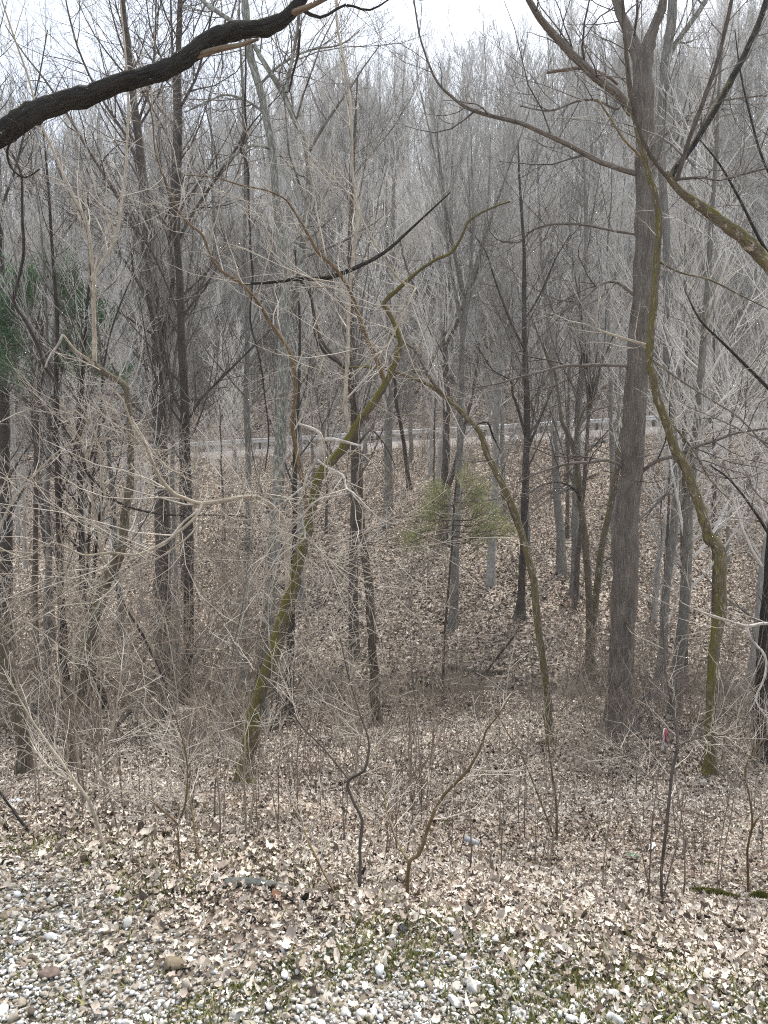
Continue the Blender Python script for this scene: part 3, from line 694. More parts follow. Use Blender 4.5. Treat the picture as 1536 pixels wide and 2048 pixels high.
# leaning half-mossy tree at the left
traced_tree('crooked_tree', 'half mossy left tree with its top snapped off beside a thin upright stem', 'tree',
  px(140,1542,32, 140,1480,27, 145,1430,25, 157,1365,25, 175,1290,24, 190,1240,24, 205,1185,24, 225,1140,22, 245,1090,18, 250,1030,17, 260,970,15, 262,900,13, 260,850,12, 255,800,12, 250,772,13, 220,752,13, 195,735,12, 188,722,10), 'halfmoss',
  [dict(p=px(190,730,9, 188,650,8.5, 187,600,8.5, 187,555,8, 175,450,6, 150,400,5.5, 110,310,5, 80,240,4.5, 55,150,4, 30,80,3.5, 10,20,3, -20,-80,2), m='tan', dy=-.6),
   dict(p=px(187,560,7, 200,530,7, 220,500,7, 235,460,6.5, 243,400,6, 250,350,5.5, 255,270,5, 257,200,4.5, 250,100,4, 240,0,3, 232,-110,2), m='tan', dy=.7),
   dict(p=px(192,732,8, 175,718,7, 150,700,5.5, 127,670,4), m='tan', stub=1, dy=-.2, bare=1),
   dict(p=px(90,735,3.5, 98,715,5, 115,690,5.5, 126,668,5.5), m=DEAD, o=-.3, dy=0, stub=1, bare=1),
   dict(p=px(260,830,5, 290,880,4, 330,930,4, 380,960,3, 430,985,2), m='tan'),
   dict(p=px(248,1050,6, 220,1020,5, 205,960,4.5, 200,900,4, 180,850,4, 150,820,3), m='tan'),
   dict(p=px(225,1140,6, 205,1110,6, 195,1050,5, 180,980,5, 170,900,4, 150,860,3, 120,800,2.5), m='tan')],
  'twig_tan', [LV(14, 0.4, 0.5, 1.4, 1.0, 0.22, 0.05, 0.3, 0.0022, 5, 3), LV((3, 6), 0.2, 0.3, 0.6, 0.8, 0.25, 0.05, 0.6, 0.0018, 4, 3)], L3(9.5, 1.9, Lk=1.15, bud=.3), k=14, rough=0.16, seed=23)
traced_tree('leaning_tree', 'mossy brown trunk leaning out of view at the far left edge', 'tree',
  px(52,1552,32, 48,1480,28, 38,1410,26, 22,1350,25, 8,1310,25, -8,1260,24, -25,1180,22, -40,1050,20, -60,850,16, -75,650,12), 'halfmoss',
  [dict(p=px(-5,1265,5, 40,1240,4, 90,1270,3.5, 130,1300,3, 175,1330,2), m='tan'), dict(p=px(-30,1130,6, 20,1010,5, 60,960,4, 120,900,3, 170,880,2), m='tan')],
  'twig_tan', [LV(14, 0.4, 0.6, 1.8, 0.9, 0.2, 0.05, 0.3, 0.0022, 5, 3), LV((4, 7), 0.2, 0.3, 0.6, 0.8, 0.25, 0.05, 0.6, 0.0018, 4, 3)], L2(8, 1), k=12, rough=0.16, seed=25)
# the dark limb across the top left
traced_tree('overhanging_tree', 'thick dark limb sweeping across the top left corner with a splintered side branch', 'tree',
  px(-330,1500,70, -330,1000,62, -310,700,58, -250,500,54, -150,370,50, -70,310,48, 0,270,45, 40,242,44, 75,222,41, 120,205,39, 180,190,37, 240,165,36, 300,150,34, 350,130,34, 390,102,34, 430,75,36, 480,60,33, 530,55,31, 565,40,28, 590,15,24, 605,-5,21, 640,-70,17, 700,-180,10), 'dark',
  [dict(p=px(392,112,11, 412,106,12, 440,98,11, 470,92,9, 495,86,8, 517,78,5), m='broken', stub=1, bare=1, dy=-.15),
   dict(p=px(578,30,13, 600,20,12, 625,10,10, 655,-5,8), m='broken', stub=1, bare=1, dy=-.15),
   dict(p=px(590,10,9, 640,35,6, 690,10,5, 740,20,4, 790,-10,3), dy=.3),
   dict(p=px(30,270,5, 15,300,5, 22,335,4.5, 50,355,4, 80,338,3), m='vine', dy=.1),
   dict(p=px(600,60,5, 596,110,5, 585,150,4.5, 578,185,4), m='vine', dy=.1)],
  'twig_dark', None, [LV(7, 0.2, 0.2, 0.7, 0.9, 0.25, -0.02, 0.3, 0.002, 5, 3), LV((3, 5), 0.2, 0.3, 0.6, 0.8, 0.25, 0.0, 0.6, 0.0015, 4, 3)], Y=5.0, k=16, rough=0.12, seed=27, bury=False)
# straight trunks behind, left of centre
BACK = [LV(36, 0.3, 1.0, 3.4, 0.75, 0.16, 0.12, 0.35, 0.005, 5, 4), LV((5, 8), 0.15, 0.3, 0.6, 0.75, 0.2, 0.1, 0.6, 0.0035, 4, 3), LV((3, 5), 0.2, 0.3, 0.6, 0.7, 0.2, 0.06, 0.7, 0.0028, 3, 3, bud=.4)]
def crownlv(n, lo, hi, r): return [LV(n, 0.35, lo, hi, 0.65, 0.15, 0.14, 0.4, r * 1.5, 6, 4), LV((6, 9), 0.15, 0.3, 0.6, 0.7, 0.18, 0.1, 0.6, r, 4, 3), LV((3, 6), 0.15, 0.3, 0.6, 0.7, 0.2, 0.06, 0.7, r * 0.8, 3, 3, bud=.4)]
traced_tree('tall_tree', 'straight dark slim trunk, right one of the close pair left of centre', 'tree',
  px(375,1396,27, 377,1300,22, 378,1250,21, 378,1100,20, 374,950,18, 370,800,17, 363,680,16, 360,580,15, 354,480,14, 355,380,14, 358,250,13, 356,150,12, 358,60,11, 360,0,10, 362,-200,6), 'darkstraight',
  [dict(p=px(356,480,6, 390,420,6, 430,360,5, 470,300,4, 510,240,3, 560,190,2)), dict(p=px(358,330,6, 330,260,5, 290,190,4.5, 250,110,4, 225,30,3, 210,-40,2)),
   dict(p=px(357,220,6, 390,160,5, 410,90,4, 425,20,3, 440,-50,2)), dict(p=px(372,850,6, 400,800,5, 440,760,4, 500,700,3, 540,660,2)),
   dict(p=px(357,170,5, 320,110,4, 300,50,3, 290,-20,2)), dict(p=px(362,640,5, 330,560,4, 290,480,4, 240,430,3, 190,400,2))],
  'twig_dark', BACK, L3(15, 2.0, .0015, bud=.4, Lk=1.4), k=10, rough=0.1, seed=31)
traced_tree('tall_tree', 'thick brown grey trunk, left one of the close pair, splitting into upright stems', 'tree',
  px(342,1372,46, 330,1290,38, 326,1200,35, 325,1050,31, 320,900,30, 318,750,28, 313,650,26, 303,550,22, 290,400,18, 280,300,16, 268,200,14, 258,100,12, 245,0,9, 235,-160,5), 'brownbark',
  [dict(p=px(318,700,12, 335,640,12, 345,560,10, 340,480,9, 345,380,8, 350,250,6, 345,100,5, 340,-30,3)), dict(p=px(300,520,9, 262,440,8, 215,360,7, 170,290,6, 130,220,5, 90,160,4, 50,110,3, 10,50,2)),
   dict(p=px(285,350,7, 250,270,6, 205,200,5, 165,120,4, 140,40,3.5, 125,-40,2)), dict(p=px(312,640,8, 280,570,7, 240,510,6, 190,470,5, 130,420,4, 70,390,3, 10,370,2)),
   dict(p=px(275,250,6, 300,170,5, 310,90,4, 312,0,3)), dict(p=px(320,880,7, 300,840,6, 260,800,5, 220,720,4, 190,660,3))],
  'twig_dark', BACK, L3(16, 2.0, .0015, bud=.4, Lk=1.4), k=12, rough=0.1, seed=33)
traced_tree('tall_tree', 'pale lichen covered trunk curving up left of the crooked mossy tree, forked high', 'tree',
  px(518,1440,34, 525,1350,27, 535,1250,26, 545,1150,25, 552,1050,24, 558,950,24, 563,850,24, 565,750,23, 568,650,22, 572,560,20, 565,480,18, 555,425,17, 545,300,16, 530,225,15, 515,160,15, 500,110,16, 495,60,15, 490,0,14, 485,-160,8), 'lichen',
  [dict(p=px(570,640,15, 590,600,15, 602,520,14, 612,450,14, 620,350,14, 610,285,12, 590,240,12, 565,185,12, 540,145,11, 520,112,10, 508,90,10), o=.3, dy=-.3), dict(p=px(496,65,10, 460,40,9, 430,20,9, 405,0,8, 360,-60,5)),
   dict(p=px(572,185,7, 580,140,7, 588,100,6.5, 600,20,6, 610,-60,4)), dict(p=px(545,300,6, 510,290,6, 470,310,5, 430,345,4, 390,365,3, 360,370,2)),
   dict(p=px(528,225,6, 490,200,5, 450,190,4, 410,205,3.5, 370,225,2.5)), dict(p=px(520,170,5, 560,130,5, 620,100,4, 680,90,3, 720,60,2)), dict(p=px(566,500,6, 600,470,5, 640,410,4, 680,330,3, 720,260,2))],
  'twig_grey', None, L3(14, 1.7, .0014, bud=.3, Lk=1.3), k=14, rough=0.07, seed=35)
traced_tree('tall_tree', 'thin straight grey trunk immediately left of the pale lichen trunk', 'tree',
  px(490,1350,17, 492,1250,14, 495,1100,13, 497,950,12, 493,800,11, 495,700,10, 495,600,9, 490,480,8, 492,350,7, 488,220,6, 480,80,4, 478,-20,3), 'greybark', [],
  'twig_grey', crownlv(20, 1.5, 4.0, .004), None, k=9, seed=37)
traced_tree('shaggy_tree', 'thin shaggy barked brown trunk standing right of the crooked mossy tree', 'tree',
  px(753,1455,22, 750,1390,19, 748,1350,18, 742,1250,17, 735,1150,17, 722,1050,15, 715,950,13, 712,880,11, 705,800,10, 690,740,8, 660,705,7, 640,675,6, 630,640,6, 622,590,5, 615,540,3), 'shaggy',
  [dict(p=px(690,738,6, 720,733,5, 768,735,4, 800,745,3), m='dark'), dict(p=px(712,900,5, 740,860,5, 770,890,4, 790,930,3))],
  'twig_grey', [LV(22, 0.2, 0.4, 1.4, 1.0, 0.25, 0.02, 0.3, 0.003, 4, 3), LV((3, 6), 0.2, 0.3, 0.6, 0.8, 0.25, 0.05, 0.6, 0.002, 4, 3)], L2(13, .7), k=9, rough=0.25, seed=39)
traced_tree('tall_tree', 'grey brown trunk on the near bank behind the shaggy trunk', 'tree',
  px(707,1320,23, 707,1200,19, 707,1100,18, 710,950,16, 708,800,14, 704,650,11, 700,480,9, 708,300,6, 715,150,3), 'brownbark', [], 'twig_grey', crownlv(24, 2, 5, .006), None, Y=21, k=9, seed=41)
traced_tree('tall_tree', 'dark trunk on the far bank between the bowed mossy stem and the double trunk', 'tree',
  px(1040,1238,20, 1043,1180,15, 1047,1100,14, 1050,1000,14, 1053,900,13, 1054,800,12, 1050,700,10, 1048,600,9, 1048,500,7, 1040,380,5, 1036,280,3), 'darkstraight',
  [dict(p=px(1052,880,6, 1040,830,6, 1026,790,5, 1020,760,4, 985,740,3, 960,700,2)), dict(p=px(1055,900,6, 1075,850,5, 1095,800,4, 1110,770,3)), dict(p=px(1050,700,5, 1020,640,5, 990,560,4, 970,500,3, 930,450,2)), dict(p=px(1049,640,5, 1080,590,4, 1110,520,3, 1140,470,2))],
  'twig_grey', crownlv(16, 1.5, 4.0, .006), L2(25, 1.2, .0016), k=9, seed=43)
traced_tree('double_tree', 'two stems rising in a narrow V left of the broad grey trunk', 'tree',
  px(1180,1345,20, 1178,1290,15, 1178,1200,14, 1170,1080,13, 1160,1000,12, 1153,925,11, 1140,875,9, 1123,840,8, 1117,790,6, 1108,740,5, 1085,690,4, 1065,640,3), 'halfmoss',
  [dict(p=px(1184,1300,11, 1192,1190,14, 1203,1100,13, 1215,1040,12, 1228,980,12, 1238,910,11, 1250,830,9, 1268,740,7, 1290,640,5), o=.3, dy=.8),
   dict(p=px(1150,905,6, 1152,870,6, 1160,840,5, 1175,810,4, 1200,790,3)), dict(p=px(1165,1010,5, 1150,980,5, 1120,965,4, 1085,970,3, 1060,985,2), m='dark')],
  'twig_grey', [LV(22, 0.3, 0.6, 2.0, 0.9, 0.22, 0.06, 0.35, 0.004, 5, 3), LV((4, 7), 0.2, 0.3, 0.6, 0.8, 0.25, 0.05, 0.6, 0.003, 4, 3)], L2(17, 1.2), k=10, seed=45)
traced_tree('tall_tree', 'straight grey trunk on the far bank behind the narrow V of stems', 'tree',
  px(1148,1190,18, 1149,1120,14, 1150,1050,14, 1153,950,14, 1157,820,12, 1165,740,10, 1170,600,9, 1172,450,7, 1168,320,4), 'greybark', [], 'twig_grey', crownlv(24, 2, 5, .007), None, k=9, seed=47)
traced_tree('tall_tree', 'dark grey trunk cut by the right edge of the view', 'tree',
  px(1526,1530,36, 1522,1470,30, 1520,1400,27, 1528,1300,25, 1536,1200,23, 1550,1000,21, 1565,700,18, 1580,400,14, 1590,100,9), 'dark',
  [dict(p=px(1545,1080,6, 1500,1010,5, 1460,960,4, 1420,930,3)), dict(p=px(1560,800,7, 1500,740,6, 1450,690,5, 1400,640,4, 1370,580,2)), dict(p=px(1570,560,7, 1520,480,6, 1480,400,5, 1440,330,4, 1400,280,2)), dict(p=px(1580,420,6, 1530,330,5, 1500,230,4, 1480,140,3, 1470,60,2))],
  'twig_grey', [LV(24, 0.3, 0.6, 2.0, 0.9, 0.22, 0.02, 0.3, 0.003, 5, 3), LV((4, 7), 0.2, 0.3, 0.6, 0.8, 0.25, 0.03, 0.6, 0.002, 4, 3)], L3(10.5, 1.2), k=14, rough=0.1, seed=49)
traced_tree('crooked_tree', 'grey crooked stem angling right below the end of the guardrail', 'tree',
  px(1308,1240,13, 1312,1180,11, 1320,1100,10, 1335,1040,9, 1362,975,9, 1390,910,9, 1405,860,9, 1415,790,8, 1425,720,8, 1450,670,6, 1480,640,5, 1536,605,3), 'palebark',
  [dict(p=px(1400,870,6, 1385,845,6, 1350,880,5, 1310,920,5, 1300,960,3)), dict(p=px(1420,740,5, 1410,660,4, 1430,590,3, 1460,530,2))],
  'twig_grey', [LV(20, 0.35, 0.8, 2.4, 0.9, 0.22, 0.1, 0.35, 0.005, 5, 3), LV((4, 7), 0.2, 0.3, 0.6, 0.8, 0.25, 0.05, 0.6, 0.004, 4, 3)], L2(22, 1.2), k=8, seed=51)
# left background, dark
traced_tree('tall_tree', 'dark trunk standing at the very left edge behind the leaning mossy trunk', 'tree',
  px(14,1300,32, 12,1200,27, 12,1100,26, 10,1000,24, 8,900,22, 5,700,19, 0,500,16, -6,300,12, -12,100,8, -15,-50,5), 'darkstraight', [dict(p=px(6,700,7, 40,640,6, 75,560,5, 110,500,4, 150,440,3, 190,400,2)), dict(p=px(0,420,6, 30,340,5, 50,260,4, 75,170,3, 95,60,2))],
  'twig_dark', BACK, L3(15, 2.4, .0015, bud=.4, Lk=1.4), k=10, seed=53)
traced_tree('shaggy_tree', 'dark vine wrapped trunk behind the half mossy left tree', 'tree',
  px(132,1420,24, 128,1330,17, 125,1250,16, 121,1150,14, 118,1000,13, 115,900,11, 112,780,9, 115,650,8, 105,500,6, 95,350,4, 80,200,3), 'vine', [dict(p=px(118,1000,6, 140,940,5, 155,850,4, 170,760,3)), dict(p=px(116,900,6, 95,830,5, 60,780,4, 20,740,3))],
  'twig_dark', BACK, L3(14, 1.5), k=9, rough=.25, seed=55)
traced_tree('shaggy_tree', 'dark thin shaggy trunk right beside the half mossy left tree', 'tree',
  px(178,1410,22, 172,1330,15, 168,1250,13, 165,1150,12, 163,1050,11, 160,950,10, 158,860,9, 165,760,8, 172,650,6, 180,520,5, 175,380,3), 'vine', [dict(p=px(160,960,5, 190,900,4, 230,860,3, 280,840,2))], 'twig_dark', BACK, L3(14, 1.5), k=9, rough=.25, seed=57)
traced_tree('leaning_tree', 'dark stem leaning left out of the fallen limbs behind the half mossy left tree', 'tree',
  px(212,1425,14, 205,1385,13, 190,1350,12, 182,1300,8, 178,1250,7, 188,1150,6, 195,1060,5, 210,960,4), 'dark', [], 'twig_dark', L2(13, 1.4), None, k=8, seed=59)
traced_tree('tall_tree', 'slim dark trunk rising right behind the base of the crooked mossy tree', 'tree',
  px(578,1430,22, 580,1350,17, 583,1250,14, 586,1150,12, 590,1050,10, 590,930,9, 596,800,7, 600,650,5, 590,500,3), 'darkstraight', [], 'twig_dark', crownlv(16, 1.2, 3.2, .0035), None, k=9, seed=61)
traced_tree('tall_tree', 'dark slim trunk leaning right at mid slope left of the bowed mossy stem', 'tree',
  px(818,978,11, 812,920,9, 803,860,8, 792,800,7, 788,720,6, 780,640,5, 778,560,3), 'vine', [], 'twig_grey', crownlv(14, 1.5, 4, .008), None, k=7, seed=63)
traced_tree('tall_tree', 'brownish twin stem trunk on the far bank right behind the small green cedar', 'tree',
  px(885,1085,18, 888,1000,15, 892,920,16, 893,850,15, 893,780,14, 890,700,12, 895,600,10, 900,480,8, 905,350,5, 905,250,3), 'brownbark',
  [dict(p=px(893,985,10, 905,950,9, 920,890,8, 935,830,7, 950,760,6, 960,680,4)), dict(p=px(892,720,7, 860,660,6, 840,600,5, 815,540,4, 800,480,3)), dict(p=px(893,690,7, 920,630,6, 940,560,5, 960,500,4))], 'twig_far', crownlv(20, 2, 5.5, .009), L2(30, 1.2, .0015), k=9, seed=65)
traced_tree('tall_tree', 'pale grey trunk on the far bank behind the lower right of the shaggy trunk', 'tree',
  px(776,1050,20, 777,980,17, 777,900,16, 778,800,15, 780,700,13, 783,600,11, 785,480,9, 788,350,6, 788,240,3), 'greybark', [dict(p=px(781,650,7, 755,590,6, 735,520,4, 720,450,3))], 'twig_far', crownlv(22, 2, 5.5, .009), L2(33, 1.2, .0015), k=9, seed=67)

# ------------------------------------------------------------------ vines
def vine(label, Y, pts, dens=10):
    l = trace(pts, Y, R.uniform(-.6, .6), wig=0.3)
    p, r = split(l); T = Tubes(); T.add(p, r, 6); b = p[0]
    o = thing('vine', b, label, 'vine')
    link('stem', T.mesh('stem', M['vine'], b, 0.2), o)
    C = Tubes(); grow(C, p, r, [LV(dens, 0.1, 0.2, 0.7, 0.9, 0.3, -0.03, 0.4, 0.0022, 4, 3), LV((2, 4), 0.2, 0.3, 0.6, 0.9, 0.3, 0, 0.6, 0.0017, 3, 3)], R)
    link('tendril', C.mesh('tendril', M['twig_dark'], b), o)
vine('thick black vine looping down the left side and out along a horizontal limb', 9.2, px(20,300,4, 42,350,5, 45,425,5.5, 47,500,6, 40,550,6, 27,600,7, 50,640,7, 75,690,7.5, 90,735,7.5, 112,770,7, 116,830,7, 135,870,7, 160,905,7, 172,940,7, 200,975,6, 240,1007,5, 300,1025,4.5, 370,1031,4, 440,1030,3.5, 500,1035,2.5), 16)
vine('dark vine hanging straight down from the dark limb left of the pale lichen trunk', 8.5, px(490,70,4, 492,140,4, 490,205,4.5, 492,260,5, 482,300,6, 495,328,5.5, 497,400,5, 500,480,5, 505,560,4.5, 500,640,4, 520,720,4, 530,800,3.5, 538,868,3.5, 530,940,2.5), 8)
vine('dark vine beside the crooked mossy tree bending right to the bowed stem', 10, px(590,535,6, 600,560,6, 620,590,6, 628,640,6, 632,675,6, 655,710,6, 690,735,5.5, 705,770,5, 712,830,4, 715,880,3), 6)
vine('black vine climbing beside the thick brown grey trunk of the close pair', 13, px(186,1340,6, 172,1230,6, 176,1120,6, 180,1020,5.5, 190,920,5, 200,840,5, 205,760,4, 215,690,4, 240,610,3, 262,560,2.5), 10)
vine('thin dark vine slanting down right from the half mossy left tree to the fallen log', 11, px(230,1175,4, 255,1220,4.5, 285,1270,5, 310,1320,5, 330,1370,5, 335,1410,4.5, 320,1440,4.5, 295,1462,4), 8)

# ------------------------------------------------------------------ near saplings traced in the foreground
def sapling(label, stems, twl='twig_grey', mat='brownbark', dens=1.0, Y=None, seed=1, name='sapling'):
    rng = random.Random(seed); p0 = stems[0][0]; Y = Y or yground(p0[0], p0[1])
    base = P(p0[0], p0[1], Y); base = (base[0], base[1], G(base[0], base[1]))
    o = thing(name, base, label, 'sapling' if name == 'sapling' else name)
    C = Tubes()
    for i, s in enumerate(stems):
        l = trace(s, Y, rng.uniform(-.5, .5), wig=0.2); p, r = split(l)
        if i == 0: p[0] = (p[0][0], p[0][1], base[2] - 0.08)
        T = Tubes(); T.add(p, r, 6)
        link('stem' if i == 0 else 'branch', T.mesh('stem', M[mat], base, 0.1), o)
        k = Y / 6
        grow(C, p, r, [LV(int(12 * dens), 0.3, 0.2 * k, 0.8 * k, 0.75, 0.18, 0.04, 0.5, 0.0017 * max(k, 1), 5, 3), LV((3, 6), 0.15, 0.3, 0.6, 0.75, 0.2, 0.03, 0.6, 0.0012 * max(k, 1), 4, 3)], rng)
    link('crown', C.mesh('crown', M[twl], base), o)
sapling('dark crooked sapling at bottom centre with a sharp elbow halfway up', [px(720,1780,7, 720,1700,6.5, 724,1640,6.5, 705,1600,6, 696,1562,6, 728,1542,5, 738,1500,4.5, 735,1470,4, 720,1430,3.5, 708,1390,3, 695,1345,2.5, 680,1275,2), px(698,1560,4, 650,1500,3.5, 610,1460,3, 580,1420,2.5, 540,1370,2, 460,1300,1.5)], 'twig_tan', 'brownbark', 1.1, seed=71)
sapling('brown sapling right of bottom centre bowing far to the right', [px(815,1795,8, 818,1725,7.5, 838,1710,7, 853,1665,7, 868,1625,6.5, 888,1590,6, 918,1560,5.5, 940,1535,5, 963,1490,4.5, 973,1460,4, 993,1435,3, 1028,1380,2), px(818,1722,4, 800,1695,3.5, 775,1630,3, 768,1580,2)], 'twig_tan', 'brown', 1.2, seed=72)
sapling('two thin stems splitting in a V below the bowed mossy stem', [px(1114,1682,5, 1113,1610,5, 1103,1540,4, 1095,1480,3, 1085,1420,2), px(1108,1675,4, 1088,1620,4, 1068,1570,3.5, 1048,1520,3, 1018,1470,2.5, 990,1420,2)], 'twig_tan', 'brown', 1.0, seed=73)
sapling('dark tall sapling in front of the red and white stake', [px(1325,1805,6, 1323,1740,6, 1333,1650,6.5, 1338,1600,6, 1345,1540,6, 1355,1485,5.5, 1348,1425,5, 1335,1365,4, 1330,1315,3, 1325,1230,2.5), px(1340,1560,3, 1300,1555,3, 1265,1520,2.5, 1225,1480,2), px(1346,1495,3, 1400,1475,3, 1450,1470,2)], 'twig_tan', 'brownbark', 1.0, seed=74)
sapling('forked grey sapling at lower left with a dark scarred crotch', [px(217,1728,6, 205,1680,6.5, 190,1635,6.5, 178,1602,7, 150,1562,5.5, 120,1520,5, 70,1450,4, 40,1400,3, 10,1340,2), px(178,1602,5.5, 190,1575,5, 200,1510,4.5, 225,1460,4, 235,1400,3, 245,1330,2), px(150,1562,4, 118,1550,3.5, 85,1520,3, 60,1480,2)], 'twig_tan', 'tan', 1.2, seed=75)
sapling('thin Y shaped sapling left of bottom centre', [px(362,1745,5.5, 357,1690,5, 355,1650,5, 330,1625,4, 300,1600,3, 265,1575,2), px(355,1652,4, 370,1610,4, 375,1550,3.5, 370,1500,3, 350,1430,2)], 'twig_tan', 'brown', 1.3, seed=76)
sapling('straight thin sapling just right of the Y shaped one', [px(400,1735,5, 390,1665,4.5, 380,1600,4, 370,1550,3, 365,1480,2)], 'twig_tan', 'brown', 1.3, seed=77)
sapling('thin sapling leaning left near the grey board', [px(680,1805,5, 650,1750,4.5, 620,1690,4, 605,1650,3, 585,1600,2)], 'twig_tan', 'brown', 1.4, seed=78)
sapling('thin crooked sapling at the right edge above the moss patch', [px(1498,1790,5, 1495,1700,4.5, 1505,1650,4.5, 1500,1600,4, 1490,1540,4, 1510,1500,3, 1536,1470,2), px(1503,1660,4, 1520,1630,3.5, 1545,1600,2)], 'twig_tan', 'brown', 1.3, seed=79)
sapling('pair of straight pale shoots left of the dark elbowed sapling', [px(492,1670,5, 490,1600,4.5, 488,1540,4, 490,1480,3, 485,1380,2), px(497,1672,4, 505,1600,3.5, 515,1540,3, 540,1450,2)], 'twig_tan', 'tan', 1.3, seed=80)
sapling('leaning thin stem at the far lower left corner of the woods', [px(62,1668,6, 40,1640,5.5, 18,1610,5, 0,1585,4.5, -30,1540,3)], 'twig_tan', 'dark', .8, seed=81)
sapling('pale wiry bough reaching in from the right edge low down', [px(1620,1300,8, 1580,1270,7, 1536,1247,6.5, 1493,1252,6, 1443,1237,4.5, 1393,1220,3.5, 1363,1205,3), px(1493,1252,5, 1505,1282,5, 1530,1312,5, 1530,1352,4.5, 1512,1400,4, 1536,1437,3)], 'twig_tan', 'bleached', .8, Y=5.5, seed=82, name='bough')

# ------------------------------------------------------------------ column and row words for the labels of repeats
COLS = [(110, 'at the far left edge'), (300, 'behind the half mossy tree'), (440, 'behind the trunk pair'), (600, 'behind the pale lichen trunk'), (780, 'behind the crooked tree'),
        (940, 'behind the green cedar'), (1080, 'behind the bowed stem'), (1220, 'left of the broad trunk'), (1350, 'behind the broad trunk'), (1460, 'right of the broad trunk'), (9999, 'at the far right edge')]
ORD = ['leftmost', 'second from left', 'third from left', 'fourth from left', 'fifth from left', 'sixth from left', 'seventh from left', 'eighth from left', 'ninth from left', 'tenth from left']
def colword(x):
    for lim, wd in COLS:
        if x < lim: return wd
def give_labels(items, noun):
    """items: (object, px, look, place); look + place + column, told apart by order from the left where that is not enough"""
    bins = {}
    for it in items: bins.setdefault((it[2], it[3], colword(it[1])), []).append(it)
    for (look, place, c), v in bins.items():
        v.sort(key=lambda i: i[1])
        for i, it in enumerate(v):
            it[0]['label'] = f"{look} {noun} {place} {c}" + (f", {ORD[min(i, 9)]}" if len(v) > 1 else "")

# ------------------------------------------------------------------ bare forest trees on the slopes
def forest_proto(seed, H, style):
    rng = random.Random(seed)
    r0 = H * rng.uniform(0.0075, 0.0105)
    T, C = Tubes(), Tubes()
    lean = {'leaning': 0.16, 'slender': 0.03}.get(style, 0.04); la = rng.random() * 6.28
    p = (0, 0, -0.4); pts = [p]; n = 12
    dx = dy_ = 0
    top = 0.62 if style in ('vase', 'forked') else 1.0
    for i in range(n):
        t = (i + 1) / n
        pts.append((math.cos(la) * lean * H * t * top + rng.uniform(-.06, .06) * (1 if i else 0), math.sin(la) * lean * H * t * top + rng.uniform(-.06, .06), H * t * top))
    end = 0.5 if top < 1 else 0.12
    rad = [r0 * 1.35] + [r0 * (1 - (1 - end) * ((i + 1) / n)) for i in range(n)]
    T.add(pts, rad, 7)
    tw = 0.014
    lv2 = LV((6, 9), 0.15, 0.28, 0.55, 0.62, 0.16, 0.16, 0.55, tw, 4, 3); lv3 = LV((3, 5), 0.2, 0.3, 0.6, 0.6, 0.2, 0.12, 0.7, tw * 0.75, 3, 3)
    if top < 1:
        m = 3 if style == 'forked' else 7
        for i in range(m):
            a = la + i * 6.283 / m + rng.uniform(-.3, .3); sp = rng.uniform(0.22, 0.42)
            d = vnorm((math.cos(a) * sp, math.sin(a) * sp, 1))
            q = pts[-1] if style == 'forked' else pts[-1 - rng.randint(0, 2)]
            lp = wander(q, d, H * rng.uniform(0.32, 0.42), 6, 0.1, 0.06, rng); lr = [r0 * 0.45 * (1 - 0.8 * j / 6) for j in range(7)]
            T.add(lp, lr, 5)
            grow(C, lp, lr, [LV(9, 0.12, H * .08, H * .18, 0.5, 0.12, 0.16, 0.5, tw * 1.3, 5, 3), lv2, lv3], rng)
        grow(C, pts, rad, [LV(7, 0.45, H * .06, H * .2, 0.9, 0.16, 0.14, 0.3, tw, 5, 3), lv2], rng)
    else:
        nb = {'slender': 22, 'bushy': 36}.get(style, 28); Lk = {'slender': 0.7, 'bushy': 1.25}.get(style, 1)
        grow(C, pts, rad, [LV(nb, 0.24, H * .12 * Lk, H * .30 * Lk, 0.72, 0.13, 0.14, 0.42, tw * 1.3, 6, 4), lv2, lv3], rng)
        grow(C, pts, rad, [LV(12, 0.08, H * .04, H * .12, 1.1, 0.2, 0.05, 0.12, tw * .8, 4, 3), LV((3, 6), 0.2, 0.3, 0.6, 0.8, 0.2, 0.05, 0.6, tw * .7, 3, 3)], rng)
    return T, C

STY = ['straight', 'vase', 'forked', 'leaning', 'slender', 'bushy', 'straight', 'slender', 'vase', 'forked']
LOOK = {'straight': 'straight tall', 'vase': 'fan crowned', 'forked': 'forked', 'leaning': 'leaning', 'slender': 'slender', 'bushy': 'wide branching'}
TONES = [('grey', 'greybark'), ('pale', 'palebark'), ('brownish', 'brownbark')]
protos = []
for i, st in enumerate(STY):
    T, C = forest_proto(100 + i, 20.0 if st != 'slender' else 16.0, st)
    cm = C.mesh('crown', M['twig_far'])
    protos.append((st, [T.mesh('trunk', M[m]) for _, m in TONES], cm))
FR = random.Random(5)
items = []; first = {}
def forest_tree(x, y, s, pi, ti):
    st, tm, cm = protos[pi]
    key = (pi, ti); rz = FR.random() * 6.283; loc = (x, y, G(x, y))
    if key not in first:
        o = thing('bare_tree', loc, '', 'tree', 'bare trees on the slopes across the valley')
        t = link('trunk', tm[ti], o); c = link('crown', cm, o); first[key] = (o, t, c)
    else:
        so, t0, c0 = first[key]
        o = so.copy(); COL.objects.link(o); o.location = loc
        for ch in (t0, c0):
            d = ch.copy(); COL.objects.link(d); d.parent = o
    o.rotation_euler = (FR.uniform(-.03, .03), FR.uniform(-.03, .03), rz); o.scale = (s, s, s * FR.uniform(.95, 1.1))
    px_, py_ = pix(x, y, G(x, y))
    zone = 'beside the creek' if y < 22.5 else 'below the guardrail' if y < 49 else 'above the road' if y < 70 else 'halfway uphill' if y < 94 else 'near the ridge'
    items.append((o, px_, f"{LOOK[st]} {TONES[ti][0]} bare", zone))
    return o
placed = []
